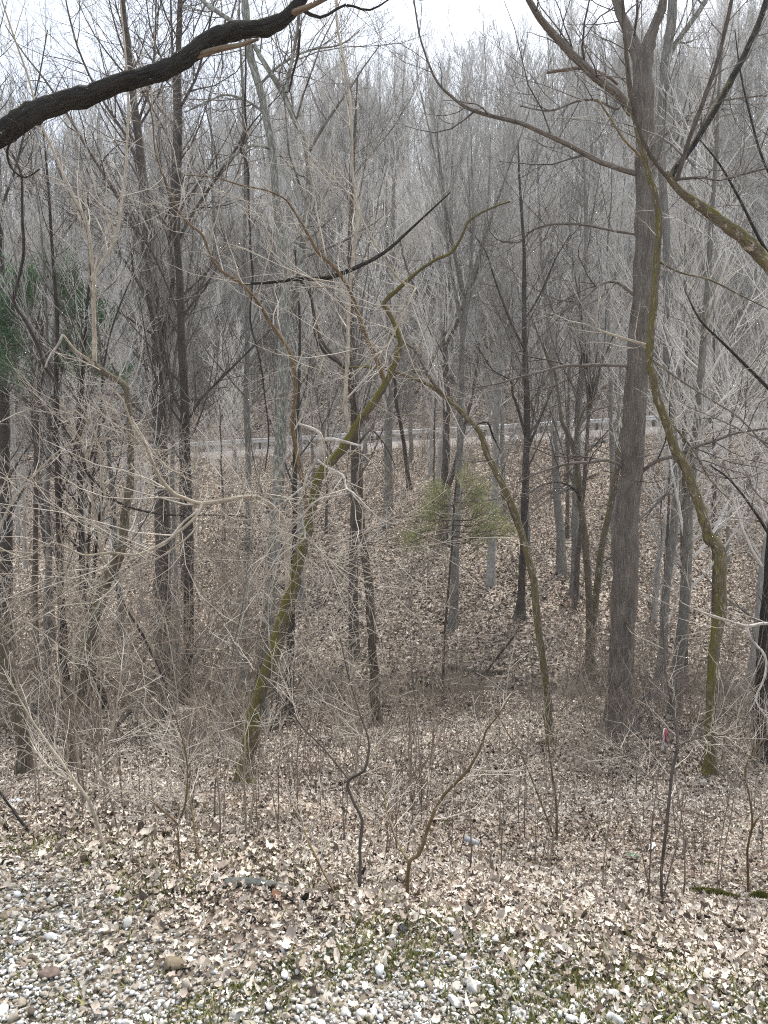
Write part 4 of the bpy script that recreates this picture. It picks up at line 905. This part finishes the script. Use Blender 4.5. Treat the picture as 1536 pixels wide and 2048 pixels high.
def try_place(y0, y1, n, dmin, smin, smax, margin=0.56):
    c = 0; tries = 0
    while c < n and tries < 20000:
        tries += 1
        y = FR.uniform(y0, y1); x = FR.uniform(-margin, margin) * y
        if margin < 0: x = FR.uniform(-.55, margin) * y
        elif margin > .9: x = FR.uniform(.37, .56) * y
        if any((x - a) ** 2 + (y - b) ** 2 < dmin * dmin for a, b in placed): continue
        placed.append((x, y)); c += 1
        forest_tree(x, y, FR.uniform(smin, smax), FR.randrange(len(protos)), FR.choices([0, 1, 2], [4, 3, 3])[0])
try_place(14.2, 22, 5, 2.0, 0.38, 0.62, -.22)
try_place(14.2, 22, 6, 1.6, 0.38, 0.6, .99)
try_place(23, 47, 44, 2.4, 0.4, 0.85)
try_place(58.5, 70, 48, 2.0, 0.6, 0.95)
try_place(70, 94, 95, 2.2, 0.7, 1.05)
try_place(94, 114, 80, 2.2, 1.0, 1.35)
give_labels(items, 'tree')

# the wood behind those reads as one mass of stems and twigs: scattered copies of the same trees
def far_woods(name, n, y0, y1, gap, s0, s1):
    pts = []
    while len(pts) < n:
        y = FR.uniform(y0, y1); x = FR.uniform(-.75, .75) * y
        if any((x - a) ** 2 + (y - b) ** 2 < gap for a, b in placed): continue
        placed.append((x, y)); pts.append((x, y, G(x, y)))
    me = bpy.data.meshes.new('woods_points'); me.vertices.add(n); me.vertices.foreach_set('co', np.array(pts, np.float32).ravel())
    a = me.attributes.new('spin', 'FLOAT_VECTOR', 'POINT'); a.data.foreach_set('vector', np.stack([NR.normal(0, .03, n), NR.normal(0, .03, n), NR.random(n) * 6.28], -1).astype(np.float32).ravel())
    a = me.attributes.new('size', 'FLOAT', 'POINT'); a.data.foreach_set('value', NR.uniform(s0, s1, n).astype(np.float32))
    a = me.attributes.new('pick', 'INT', 'POINT'); a.data.foreach_set('value', NR.integers(0, 8, n).astype(np.int32))
    o = link(name, me); o['kind'] = 'stuff'
    ng = bpy.data.node_groups.new('far_woods', 'GeometryNodeTree')
    ng.interface.new_socket('Geometry', in_out='INPUT', socket_type='NodeSocketGeometry'); ng.interface.new_socket('Geometry', in_out='OUTPUT', socket_type='NodeSocketGeometry')
    N = ng.nodes; l = ng.links
    gi = N.new('NodeGroupInput'); go = N.new('NodeGroupOutput'); ip = N.new('GeometryNodeInstanceOnPoints')
    ip.inputs['Pick Instance'].default_value = True
    g2i = N.new('GeometryNodeGeometryToInstance')
    keys = list(first.keys())[:8]
    for kx in reversed(keys):
        _, t, c = first[kx]; jn = N.new('GeometryNodeJoinGeometry')
        for ob in (t, c):
            oi = N.new('GeometryNodeObjectInfo'); oi.inputs['Object'].default_value = ob; oi.inputs['As Instance'].default_value = False
            l.new(oi.outputs['Geometry'], jn.inputs['Geometry'])
        l.new(jn.outputs['Geometry'], g2i.inputs['Geometry'])
    l.new(g2i.outputs['Instances'], ip.inputs['Instance']); l.new(gi.outputs[0], ip.inputs['Points'])
    def named(nm, ty):
        a = N.new('GeometryNodeInputNamedAttribute'); a.data_type = ty; a.inputs['Name'].default_value = nm; return a.outputs['Attribute']
    l.new(named('spin', 'FLOAT_VECTOR'), ip.inputs['Rotation']); l.new(named('size', 'FLOAT'), ip.inputs['Scale']); l.new(named('pick', 'INT'), ip.inputs['Instance Index'])
    l.new(ip.outputs['Instances'], go.inputs[0])
    md = o.modifiers.new('woods', 'NODES'); md.node_group = ng
far_woods('far_woods', 480, 62, 128, 2.0, .6, 1.3)
far_woods('understory', 1500, 58.5, 112, .35, .16, .42)

# ------------------------------------------------------------------ shrubs and whips
def shrub_proto(seed, H, n, spread, r, zig=0.22):
    rng = random.Random(seed); T, C = Tubes(), Tubes()
    for i in range(n):
        a = rng.random() * 6.283; s = rng.uniform(0.1, spread)
        d = vnorm((math.cos(a) * s, math.sin(a) * s, 1))
        lp = wander((math.cos(a) * .05, math.sin(a) * .05, -0.1), d, H * rng.uniform(.6, 1.1), 7, zig, 0.02, rng); lr = [r * (1 - .75 * j / 7) for j in range(8)]
        T.add(lp, lr, 4)
        grow(C, lp, lr, [LV(6, 0.2, H * .18, H * .5, 0.8, 0.2, 0.05, 0.5, r * .45, 5, 3), LV((3, 5), 0.15, 0.3, 0.6, 0.8, 0.22, 0.03, 0.6, r * .32, 4, 3)], rng)
    return T, C
def repeat(protos_, x, y, s, pi, name, cat, group, store, zone, look):
    key = (name, pi); loc = (x, y, G(x, y))
    if key not in store:
        o = thing(name, loc, '', cat, group); ch = [link(nm, me, o) for nm, me in protos_[pi]]; store[key] = (o, ch)
    else:
        so, ch = store[key]; o = so.copy(); COL.objects.link(o); o.location = loc
        for c in ch:
            d = c.copy(); COL.objects.link(d); d.parent = o
    o.rotation_euler = (0, 0, FR.random() * 6.283); o.scale = (s, s, s)
    return o
SH = []; SL = []
for i, (H, n, sp, r, mt, lk) in enumerate([(1.6, 7, 0.7, .008, 'twig_brush', 'low tan twiggy'), (2.4, 7, 0.55, .011, 'twig_brush', 'tall tan twiggy'), (1.4, 9, 0.9, .007, 'twig_red', 'low reddish twiggy'), (3.4, 5, 0.5, .014, 'twig_brush', 'tall pale arching'), (2.0, 8, 1.0, .009, 'twig_grey', 'spreading grey')]):
    T, C = shrub_proto(300 + i, H, n, sp, r)
    SH.append([('stem', T.mesh('stem', M[mt])), ('crown', C.mesh('crown', M[mt]))]); SL.append(lk)
items = []; store = {}; spl = []
def shrub_at(x, y, s, pi):
    o = repeat(SH, x, y, s, pi, 'shrub', 'shrub', 'bare shrubs of the creek bank and slopes', store, None, None)
    place = 'on the near slope' if y < 12.5 else 'on the creek edge' if y < 17 else 'beside the creek' if y < 22 else 'low across the creek' if y < 32 else 'up the far bank' if y < 50 else 'above the road'
    items.append((o, pix(x, y, G(x, y))[0], SL[pi], place))
def shrubs(y0, y1, n, dmin, pis, s0, s1, xr=(-.56, .56)):
    c = t = 0
    while c < n and t < 5000:
        t += 1; y = FR.uniform(y0, y1); x = FR.uniform(*xr) * y
        if any((x - a) ** 2 + (y - b) ** 2 < dmin * dmin for a, b in spl): continue
        if y < 12.6 and abs(pix(x, y, G(x, y))[0] - 1325) < 60: continue
        spl.append((x, y)); c += 1; shrub_at(x, y, FR.uniform(s0, s1), FR.choice(pis))
shrubs(13.8, 16.6, 40, 0.5, [0, 0, 2, 2, 4], .5, .9, (-.2, .56))
shrubs(13.5, 16.3, 14, 0.55, [0, 1, 2, 4], .5, .85, (-.56, -.2))
shrubs(19.5, 23, 34, 0.8, [0, 1, 2, 4], .6, 1.0)
shrubs(11.8, 16, 18, 0.7, [1, 3, 3, 4], .8, 1.6, (-.56, -.15))
shrubs(6, 13, 14, 0.7, [0, 1, 3], .45, .8, (-.3, .56))
shrubs(42, 48.2, 36, 0.8, [1, 3, 3, 4], .7, 1.4)
shrubs(11, 16, 10, 0.6, [1, 3, 4], .7, 1.1, (.3, .56))
shrubs(23, 48, 80, 1.1, [1, 3, 3, 4], .8, 1.6)
give_labels(items, 'shrub')

WH = []; WL = []
for i, (H, n, mt, lk) in enumerate([(1.2, 1, 'twig_red', 'dark single'), (1.5, 2, 'twig_brush', 'tan two stemmed'), (0.8, 3, 'twig_red', 'short reddish branched'), (2.1, 1, 'twig_grey', 'tall grey')]):
    rng = random.Random(400 + i); T, C = Tubes(), Tubes()
    for j in range(n):
        lp = wander((j * .03, 0, -.05), vnorm((rng.uniform(-.2, .2), rng.uniform(-.2, .2), 1)), H * rng.uniform(.8, 1), 8, .1, .03, rng); lr = [.0042 * (1 - .7 * u / 8) for u in range(9)]
        T.add(lp, lr, 4); grow(C, lp, lr, [LV(6, .25, H * .12, H * .35, .7, .16, .06, .5, .0016, 4, 3), LV((1, 3), .2, .3, .6, .7, .2, .03, .6, .0013, 3, 3)], rng)
    WH.append([('stem', T.mesh('stem', M[mt])), ('crown', C.mesh('crown', M[mt]))]); WL.append(lk)
items = []; store2 = {}; wp = []
c = 0
while c < 175:
    y = 3.3 + 9.0 * FR.random() ** 1.1; x = FR.uniform(-.56, .56) * y
    if gravel_mask(x, y) > .3 or any((x - a) ** 2 + (y - b) ** 2 < .05 for a, b in wp): continue
    if x < 0 and y > 7 and FR.random() < .3: continue
    wp.append((x, y)); pi = FR.randrange(4); c += 1
    o = repeat(WH, x, y, FR.uniform(.6, 1.2), pi, 'seedling', 'seedling', 'thin seedlings in the leaf litter', store2, None, None)
    place = 'in the foreground' if y < 4.6 else 'in the near litter' if y < 6.2 else 'in mid litter' if y < 8.5 else 'in the back litter'
    q = pix(x, y, G(x, y))[0]
    items.append((o, q, WL[pi], place))
FC = [(200, 'below the half mossy tree'), (420, 'by the Y shaped sapling'), (600, 'below the crooked tree'), (760, 'around the elbowed sapling'), (940, 'around the bowing sapling'), (1080, 'left of the V sapling'), (1220, 'below the broad trunk'), (1380, 'near the stake sapling'), (9999, 'at the right edge')]
_old = COLS; COLS = FC; give_labels(items, 'seedling'); COLS = _old

# ------------------------------------------------------------------ cedars and leaf-holding beeches
def needle_cloud(C, rng, size, perline, out, tones, tone0):
    """sprays of small blades along branchlets"""
    for (n, k), lst in C.g.items():
        for pts, rad in lst:
            for _ in range(perline):
                f = rng.uniform(0.15, 1) * (n - 1.001); j = int(f); f -= j
                a, b = pts[j], pts[j + 1]
                p = [a[c] + (b[c] - a[c]) * f + rng.gauss(0, size * .5) for c in range(3)]
                d = vnorm((b[0] - a[0] + rng.gauss(0, .03), b[1] - a[1] + rng.gauss(0, .03), b[2] - a[2] + rng.gauss(0, .03) + .02))
                q = vnorm((rng.gauss(0, 1), rng.gauss(0, 1), rng.gauss(0, 1)))
                s = size * rng.uniform(.6, 1.4); w = s * .13
                out.append((p, [p[c] + d[c] * s * .5 + q[c] * w for c in range(3)], [p[c] + d[c] * s + q[c] * w * .3 for c in range(3)], [p[c] + d[c] * s * .4 - q[c] * w for c in range(3)]))
                tones.append(min(1, max(0, tone0 + rng.gauss(0, .25))))
def cedar(label, px0, py0, Y, trunk, boughs, mat, size, per, dens, seed):
    rng = random.Random(seed); l = trace(trunk, Y, 0, wig=.1); p, r = split(l); b = (p[0][0], p[0][1], G(p[0][0], p[0][1])); p[0] = (b[0], b[1], b[2] - .1)
    o = thing('cedar', b, label, 'cedar tree'); T = Tubes(); T.add(p, r, 7); link('trunk', T.mesh('trunk', M['shaggy'], b, .15), o)
    BT, C = Tubes(), Tubes()
    for bp_ in boughs:
        for dy in bp_[0]:
            bl = trace(bp_[1], Y, dy, wig=.2); q, rr = split(bl); BT.add(q, rr, 4)
            grow(C, q, rr, [LV(dens, 0.15, .22 * Y / 14, .62 * Y / 14, .7, .2, .1, .5, .0025, 4, 3), LV((4, 7), .1, .3, .6, .6, .2, .08, .6, .002, 3, 3)], rng)
    link('bough', BT.mesh('bough', M['shaggy'], b), o)
    qs, tn = [], []; needle_cloud(C, rng, size, per, qs, tn, .5)
    V = np.array(qs).reshape(-1, 3) - np.array(b); t = np.arange(len(V)).reshape(-1, 4)
    fo = link('foliage', mesh_from('foliage', V, t, np.full(len(t), 4), M[mat], smooth=False, fattr=np.repeat(tn, 4)), o)
    link('crown', C.mesh('crown', M['twig_grey'], b), o)
    return o
yc = yground(886, 1408)
cedar('small green cedar with a bare lower trunk in the middle of the valley', 886, 1410, yc,
  px(886,1410,6, 888,1290,5.5, 895,1200,5, 903,1100,4.5, 909,1000,4, 914,960,2),
  [((-.3, .3), px(913,975,2, 922,968,2, 930,963,1.5)), ((.5, -.2), px(912,990,2, 935,985,2, 955,990,1.5, 966,985,1)), ((-.5, .3, 0), px(911,985,2, 895,990,2, 880,988,1.5)), ((0, .5), px(910,1010,2.5, 890,1012,2, 873,1005,1.5)),
   ((.4, -.5), px(908,1030,2.5, 885,1035,2, 866,1022,1.5)), ((.3, -.3, 0), px(909,1005,2.5, 930,1005,2, 950,1000,1.5)), ((.6, -.3), px(907,1040,2.5, 940,1040,2, 965,1028,1.5, 990,1030,1)), ((0, .8), px(906,1050,2.5, 945,1052,2, 975,1040,1.5, 1000,1045,1)),
   ((-.5, .2), px(905,1062,2.5, 940,1065,2, 975,1062,1.5, 1008,1055,1)), ((.3, -.6), px(904,1072,2.5, 945,1078,2, 985,1070,1.5, 1010,1072,1)), ((.2, -.2), px(904,1050,2.5, 880,1060,2, 850,1062,1.5, 825,1075,1)), ((.5, -.4), px(903,1062,2.5, 875,1070,2, 845,1075,1.5, 818,1088,1)), ((0,), px(903,1085,2, 930,1087,2, 955,1072,1.5, 985,1060,1)), ((.2,), px(904,1040,2, 880,1042,2, 862,1042,1))],
  'cedar', .045, 6, 14, 91)
yl = 19.0
cedar('dark green cedar at left edge half hidden behind vines and twigs', 70, 1250, yl,
  px(70,1240,12, 72,1000,10, 75,800,8, 85,650,6, 95,550,3),
  [((-.6, .6), px(95,555,3, 110,545,2.5, 135,560,2)), ((-.5, .5), px(92,570,3, 60,560,2.5, 45,570,2)), ((-.8, .3), px(90,590,3, 120,585,2.5, 160,600,2, 175,615,1)), ((-.5, .6), px(88,600,3, 50,595,2.5, 20,605,2)), ((-.5, .9), px(85,630,3, 125,630,2.5, 165,635,2, 190,640,1)), ((-.5, .5, 0), px(82,650,3, 40,640,2.5, 0,650,2, -30,640,1)), ((.5, -.5), px(80,680,3, 40,690,2.5, 5,690,2)), ((.4, -.7), px(80,690,3, 120,700,2.5, 160,690,2)), ((-.4, .4), px(78,720,3, 110,735,2.5, 150,740,2, 240,745,1)), ((.4,), px(78,740,3, 40,745,2.5, 0,730,2))],
  'cedar_dark', .10, 12, 20, 93)

def leafy(label, px0, py0, H, seed, name='beech_shrub', mat='beech', dens=8, lsz=.055):
    rng = random.Random(seed); Y = yground(px0, py0); x, y, z = P(px0, py0, Y); b = (x, y, G(x, y))
    o = thing(name, b, label, 'shrub'); T, C = Tubes(), Tubes()
    for i in range(4):
        a = rng.random() * 6.28; lp = wander((b[0], b[1], b[2] - .1), vnorm((math.cos(a) * .35, math.sin(a) * .35, 1)), H * rng.uniform(.6, 1), 7, .18, .02, rng); lr = [.01 * (1 - .7 * j / 7) for j in range(8)]
        T.add(lp, lr, 5); grow(C, lp, lr, [LV(dens, .2, H * .2, H * .5, .9, .2, .02, .5, .003, 4, 3), LV((3, 5), .2, .3, .6, .8, .2, 0, .6, .002, 3, 3)], rng)
    link('stem', T.mesh('stem', M['brownbark'], b), o); link('crown', C.mesh('crown', M['twig_brush'], b), o)
    qs, tn = [], []
    for (n, k), lst in C.g.items():
        for pts, rad in lst:
            if rng.random() < .45: continue
            for _ in range(2):
                e = pts[rng.randrange(1, n)]; d = vnorm((rng.gauss(0, 1), rng.gauss(0, 1), -abs(rng.gauss(0, .8)))); q = vnorm((rng.gauss(0, 1), rng.gauss(0, 1), rng.gauss(0, 1))); s = lsz * rng.uniform(.7, 1.3)
                qs.append((e, [e[c] + d[c] * s * .5 + q[c] * s * .25 for c in range(3)], [e[c] + d[c] * s for c in range(3)], [e[c] + d[c] * s * .5 - q[c] * s * .25 for c in range(3)])); tn.append(min(1, max(0, rng.gauss(.5, .25))))
    V = np.array(qs).reshape(-1, 3) - np.array(b); t = np.arange(len(V)).reshape(-1, 4)
    link('foliage', mesh_from('foliage', V, t, np.full(len(t), 4), M[mat], smooth=False, fattr=np.repeat(tn, 4)), o)
leafy('beech shrub holding dry orange leaves just left of the small cedar trunk', 850, 1372, 1.5, 95)
leafy('beech shrub with pinkish dry leaves left of the narrow V of stems', 1150, 1275, 1.6, 96, lsz=.07)
leafy('low heap of pinkish leaved beech twigs by the creek at the V of stems', 1160, 1345, 1.2, 97, lsz=.07, dens=10)
leafy('green leaved shrub standing right behind the base of the broad trunk', 1300, 1245, 2.2, 98, 'evergreen_shrub', 'fern', 8, .04)

# ------------------------------------------------------------------ fallen wood
def log(label, pts, mat, Y=None, k=10, name='fallen_log', twigs=0, ends=True, lift=0.3):
    line = []
    for (a, b, w) in pts:
        y = Y or yground(a, b); x, yy, z = P(a, b, y); r = .5 * w * unit_px(b, y)
        line.append((x, yy, (G(x, yy) + r * lift) if Y is None else z, r))
    l = smooth_line(line, 3, .1); p, r = split(l); b = p[0]
    p = [p[0]] + p + [p[-1]]; r = [.001] + r + [.001]
    o = thing(name, b, label, 'log' if 'log' in name else 'branch'); T = Tubes(); T.add(p, r, k); link('wood', T.mesh('wood', M[mat], b, .15), o)
    if twigs:
        C = Tubes(); grow(C, p[1:-1], r[1:-1], [LV(twigs, .1, .3, 1.0, .8, .2, .08, .4, .003, 4, 3), LV((1, 3), .2, .3, .6, .8, .2, .03, .6, .002, 3, 3)], R); link('side_twigs', C.mesh('twig', M['twig_grey'], b), o)
    if ends:
        e = p[-1]; d = vnorm((p[-2][0] - p[-4][0], p[-2][1] - p[-4][1], p[-2][2] - p[-4][2])); rr = r[-2]
        E = Tubes(); E.add([e, (e[0] + d[0] * rr * .2, e[1] + d[1] * rr * .2, e[2] + d[2] * rr * .2), (e[0] + d[0] * rr * .22, e[1] + d[1] * rr * .22, e[2] + d[2] * rr * .22)], [rr * .97, rr * .93, .001], k)
        link('cut_end', E.mesh('cut_end', M['bleached'], b), o)
log('long fallen log with a pale broken end left of the crooked mossy tree', px(298,1390,9, 330,1396,10, 365,1406,11, 395,1420,12, 415,1430,12, 450,1432,13, 487,1429,13), 'deadwood', lift=.8)
log('short dark curved log lying below the long fallen log', px(338,1474,7, 352,1466,8, 366,1465,8, 380,1472,6), 'dark', ends=False, lift=.8)
log('dark fallen limb sloping up right at the left edge between two mossy trunks', px(-10,1462,7, 30,1448,7, 75,1425,7, 110,1405,6), 'dark', ends=False, twigs=4, lift=1.2)
log('pale thick log on the creek bank at the right edge', px(1440,1372,20, 1465,1382,24, 1490,1400,26, 1515,1416,26), 'greybark', lift=.7)
log('dark curved limb on the litter behind the half mossy left tree', px(235,1392,7, 258,1400,8, 262,1420,7, 250,1440,7, 235,1456,6), 'dark', ends=False, lift=1)
log('long bare branch lying low across the leaf litter at lower left', px(60,1672,4, 95,1674,5, 135,1660,6, 160,1655,6, 190,1668,5, 220,1660,4, 270,1650,3), 'dark', ends=False, twigs=3, name='fallen_branch', lift=1.2)
log('fallen branch slanting up the far bank left of the narrow V of stems', px(1065,1010,4, 1090,990,5, 1125,982,6, 1160,965,6, 1195,950,5), 'deadwood', twigs=6, name='fallen_branch', lift=1.5)
log('short pale cut log on the far bank just below the guardrail', px(1172,896,5, 1190,890,6, 1203,884,6), 'palebark', lift=1)
log('small cut log lying beside the pale one below the guardrail', px(1192,878,4, 1203,882,5, 1213,886,6), 'greybark', lift=1)
log('thin fallen branch lying flat on the far bank left of the small cedar', px(780,1040,3, 800,1036,4, 830,1035,4, 858,1036,3), 'deadwood', twigs=2, ends=False, name='fallen_branch', lift=1.2)
log('dark fallen limb lying by the creek left of the broad trunk', px(1140,1432,5, 1160,1418,6, 1180,1422,6, 1200,1432,5), 'dark', twigs=3, ends=False, name='fallen_branch', lift=1.5)
log('long dark stick lying on the litter behind the stake', px(1235,1474,3, 1270,1478,3, 1310,1484,3, 1345,1484,2), 'dark', ends=False, name='fallen_branch', lift=1)
log('dark driftwood log in the creek between the small cedar and bowed stem', px(895,1338,9, 930,1345,10, 975,1350,9, 1010,1346,7), 'dark', twigs=4, ends=False, lift=.8)
log('dark limb leaning over the creek bank right of the cedar trunk', px(955,1375,5, 970,1350,5, 990,1320,4, 1015,1290,4, 1035,1262,3), 'vine', Y=18.5, ends=False, twigs=6, name='fallen_branch')

items = []
for i in range(26):
    y = 2.9 + 8 * FR.random() ** 1.2; x = FR.uniform(-.5, .5) * y; a = FR.random() * 6.28; Ls = FR.uniform(.25, .8); n = 7; pts = []
    for j in range(n):
        u = j / (n - 1) - .5; a2 = a + .25 * math.sin(u * 5 + i); sx, sy = x + math.cos(a2) * u * Ls, y + math.sin(a2) * u * Ls
        pts.append((sx, sy, G(sx, sy) + .02 + .015 * math.sin(j * 2.1 + i)))
    rd = [FR.uniform(.004, .008) * (1 - .6 * j / n) for j in range(n)]; T = Tubes(); T.add(pts, rd, 5)
    if FR.random() < .6:
        q = pts[3]; T.add(wander(q, vnorm((math.cos(a + .8), math.sin(a + .8), .1)), Ls * .35, 3, .15, 0, FR), [.004, .0035, .003, .002], 4)
    mt, lk = FR.choice([('dark', 'dark'), ('bleached', 'bleached'), ('deadwood', 'brown')])
    o = link('fallen_stick', T.mesh('fallen_stick', M[mt], pts[0], .15), None, pts[0]); o['category'] = 'stick'; o['group'] = 'sticks fallen on the leaf litter'
    items.append((o, pix(x, y, G(x, y))[0], lk + (' short' if Ls < .5 else ' long'), 'in the foreground' if y < 4.6 else 'in the near litter' if y < 6.2 else 'in mid litter'))
COLS = FC; give_labels(items, 'fallen stick'); COLS = _old

# ------------------------------------------------------------------ stake, litter, board, stones, moss
def at(px_, py_):
    y = yground(px_, py_); p = P(px_, py_, y); return (p[0], y, G(p[0], y))
p = at(1325, 1506); o = thing('stake', p, 'thin white survey stake with a red ribbon near the broad trunk', 'stake')
o.rotation_euler = (0, math.radians(5), .4)
h = 50 * unit_px(1480, p[1])
v, f = box_arrays(0, 0, h / 2 - .05, .045, .016, h + .1); link('post', mesh_from('stake_post', v, f, np.full(6, 4), plain('white_paint', (.8, .8, .8), .6, (.62, .62, .62), 30), smooth=False), o)
v, f = box_arrays(.012, 0, h * .72, .05, .024, h * .5); V2 = v.copy(); V2[:4, 2] += .0; V2[[0, 2], 0] += .018; link('ribbon', mesh_from('ribbon', V2, f, np.full(6, 4), plain('red_ribbon', (.62, .05, .09), .5, (.45, .03, .06), 30), smooth=False), o)

def blob(name, label, cat, p, sx, sy, sz, mat, seed, tone=None, cuts=5, rz=0, sink=.3, sub=1):
    rr = np.random.default_rng(seed); iv, jf = ico(); V = iv.copy()
    for _ in range(cuts):
        d = rr.normal(size=3); d /= np.linalg.norm(d); e = np.clip(V @ d - rr.uniform(.5, .85), 0, None); V = V - e[:, None] * d
    V = V * (1 + .08 * rr.normal(size=(len(V), 1))) * np.array([sx, sy, sz]) + np.array([0, 0, sz * (1 - sink)])
    o = link(name, mesh_from(name, V, jf, np.full(len(jf), 3), mat, smooth=cuts < 3, fattr=np.full(len(V), tone if tone is not None else .5)), None, p); o.rotation_euler = (0, 0, rz)
    return tag(o, label, cat)
blob('rock', 'brown rounded stone lying in the gravel at lower left', 'rock', at(348, 1942), .038, .026, .02, plain('brown_stone', (.3, .24, .17), .9, (.14, .11, .07), 60), 1)
blob('rock', 'dark brown flat stone in the gravel near the bottom left corner', 'rock', at(105, 1968), .04, .024, .016, plain('dark_stone', (.25, .19, .16), .9, (.12, .09, .07), 60), 2)
mossm = plain('moss_cushion', (.17, .17, .03), .95, (.06, .065, .015), 90)
def moss_mound(label, p, sx, sy, sz, n, seed):
    rr = np.random.default_rng(seed); a = rr.random(n) * 6.283; q = np.sqrt(rr.random(n)) * (1 + .25 * np.sin(a * 3 + seed)); x, y = np.cos(a) * q * sx, np.sin(a) * q * sy
    z = gz(x + p[0], y + p[1]) - p[2] + sz * np.clip(1 - q * q, 0, 1) - .004; w = rr.uniform(.002, .005, n); c = rr.random(n) * 6.283
    V = np.empty((n, 3, 3)); V[:, 0] = np.stack([x - np.cos(c) * w, y - np.sin(c) * w, z], -1); V[:, 1] = np.stack([x + np.cos(c) * w, y + np.sin(c) * w, z], -1)
    V[:, 2] = np.stack([x + rr.normal(0, .006, n), y + rr.normal(0, .006, n), z + rr.uniform(.006, .018, n)], -1)
    tag(link('moss_patch', mesh_from('moss_patch', V.reshape(-1, 3), np.arange(n * 3).reshape(n, 3), np.full(n, 3), M['moss'], smooth=False, fattr=np.repeat(np.clip(rr.normal(.5, .25, n), 0, 1), 3)), None, p), label, 'moss')
M['moss'] = toned('moss_tufts', [(0, (.04, .045, .012)), (.5, (.14, .145, .035)), (1, (.27, .26, .08))], .95)
moss_mound('long low green moss cushion at lower right', at(1430, 1797), .19, .06, .05, 5000, 3)
moss_mound('bright moss cushion on the right edge beside the long one', at(1518, 1803), .07, .05, .06, 2000, 4)
moss_mound('tiny moss tuft above the long moss cushion', at(1418, 1734), .05, .03, .03, 900, 5)
moss_mound('small yellow green moss tuft in the leaves left of the silver can', at(890, 1650), .05, .035, .03, 900, 6)
def scrap(name, label, cat, p, sx, sy, mat, seed, crumple=.25, lift=.02):
    rr = np.random.default_rng(seed); n = 7; g = np.linspace(-1, 1, n); X, Y_ = np.meshgrid(g, g)
    rad = np.maximum(np.abs(X), np.abs(Y_)); Z = crumple * rr.normal(size=(n, n)) * .5
    V = np.stack([X * sx * (1 - .25 * np.abs(Y_) + .1 * rr.normal(size=(n, n))), Y_ * sy * (1 - .2 * np.abs(X)), Z * min(sx, sy) + lift], -1).reshape(-1, 3)
    Vb = V - np.array([0, 0, .002]); ix = np.arange(n * n).reshape(n, n)
    q = np.stack([ix[:-1, :-1], ix[:-1, 1:], ix[1:, 1:], ix[1:, :-1]], -1).reshape(-1, 4); q2 = q[:, ::-1] + n * n
    o = link(name, mesh_from(name, np.concatenate([V, Vb]), np.concatenate([q, q2]), np.full(len(q) * 2, 4), mat, smooth=False), None, p); o.rotation_euler = (.15, 0, seed)
    return tag(o, label, cat)
scrap('plastic_scrap', 'crumpled green plastic scrap on the leaf litter at right', 'litter', at(1262, 1718), .05, .035, plain('green_plastic', (.04, .22, .12), .4, (.02, .12, .07), 20), 3)
scrap('paper_scrap', 'crumpled white paper scrap right of the green plastic scrap', 'litter', at(1302, 1698), .075, .03, plain('white_paper', (.78, .78, .76), .8, (.6, .6, .58), 20), 4, .5)
scrap('paper_scrap', 'crumpled white wrapper on the litter at left below the leaning mossy trunk', 'litter', at(32, 1612), .05, .025, plain('white_wrapper', (.72, .74, .75), .6, (.5, .5, .5), 20), 6, .5)
scrap('plastic_scrap', 'black crumpled scrap in the leaves at bottom centre', 'litter', at(808, 1868), .022, .014, plain('black_plastic', (.07, .065, .075), .6, (.02, .02, .02), 20), 5, .6)
scrap('dead_leaf', 'large rust brown leaf standing up just below the grey board', 'leaf', at(553, 1808), .035, .018, plain('rust_leaf', (.17, .08, .045), .7, (.1, .05, .03), 30), 2, .4)
# drink can
p = at(942, 1692); T = Tubes(); T.add([(-.062, 0, .03), (-.06, 0, .03), (-.055, 0, .03), (.02, 0, .033), (.055, 0, .03), (.06, 0, .03), (.062, 0, .03)], [.001, .026, .031, .029, .031, .026, .001], 14)
o = link('drink_can', T.mesh('drink_can', plain('dull_aluminium', (.36, .37, .38), .55, (.24, .25, .26), 25, .3), (0, 0, 0), .05), None, p); o.rotation_euler = (0, .15, -.5); tag(o, 'dull silver drink can lying in the leaves right of the bowing sapling', 'can')
# half-buried grey board
a, b2 = at(446, 1768), at(592, 1788)
n = 14; V = []
for i in range(n + 1):
    t = i / n; x = a[0] + (b2[0] - a[0]) * t; y = a[1] + (b2[1] - a[1]) * t; z = G(x, y) + .006 + .010 * math.sin(t * math.pi)
    for dy, dz in ((-.016, -.03), (-.018, .002), (-.012, .007), (.014, .01), (.018, .006), (.016, -.03)): V.append((x - a[0], y + dy - a[1], z + dz - a[2]))
q = [(i * 6 + j, i * 6 + (j + 1) % 6, (i + 1) * 6 + (j + 1) % 6, (i + 1) * 6 + j) for i in range(n) for j in range(6)]
V = np.array(V); sz = [4] * len(q); flat = [c for f_ in q for c in f_] + [0, 1, 2, 3, 4, 5] + [n * 6 + j for j in (5, 4, 3, 2, 1, 0)]
o = link('board', mesh_from('board', V, np.array(flat), np.array(sz + [6, 6]), plain('weathered_board', (.13, .14, .13), .85, (.05, .055, .05), 40), smooth=False), None, a); tag(o, 'weathered grey board half buried in the leaves at lower left', 'board')

# ------------------------------------------------------------------ the valley air
v, f = box_arrays(0, 60, 35, 320, 240, 130)
hm = bpy.data.materials.new('valley_air'); hm.use_nodes = True; hn = hm.node_tree.nodes; hn.remove(hn['Principled BSDF'])
pv = hn.new('ShaderNodeVolumePrincipled'); pv.inputs['Color'].default_value = (1.0, 0.98, 0.95, 1); pv.inputs['Density'].default_value = 0.0007
hm.node_tree.links.new(pv.outputs['Volume'], hn['Material Output'].inputs['Volume'])
hz = link('haze', mesh_from('haze', v, f, np.full(6, 4), hm, smooth=False)); hz['kind'] = 'stuff'
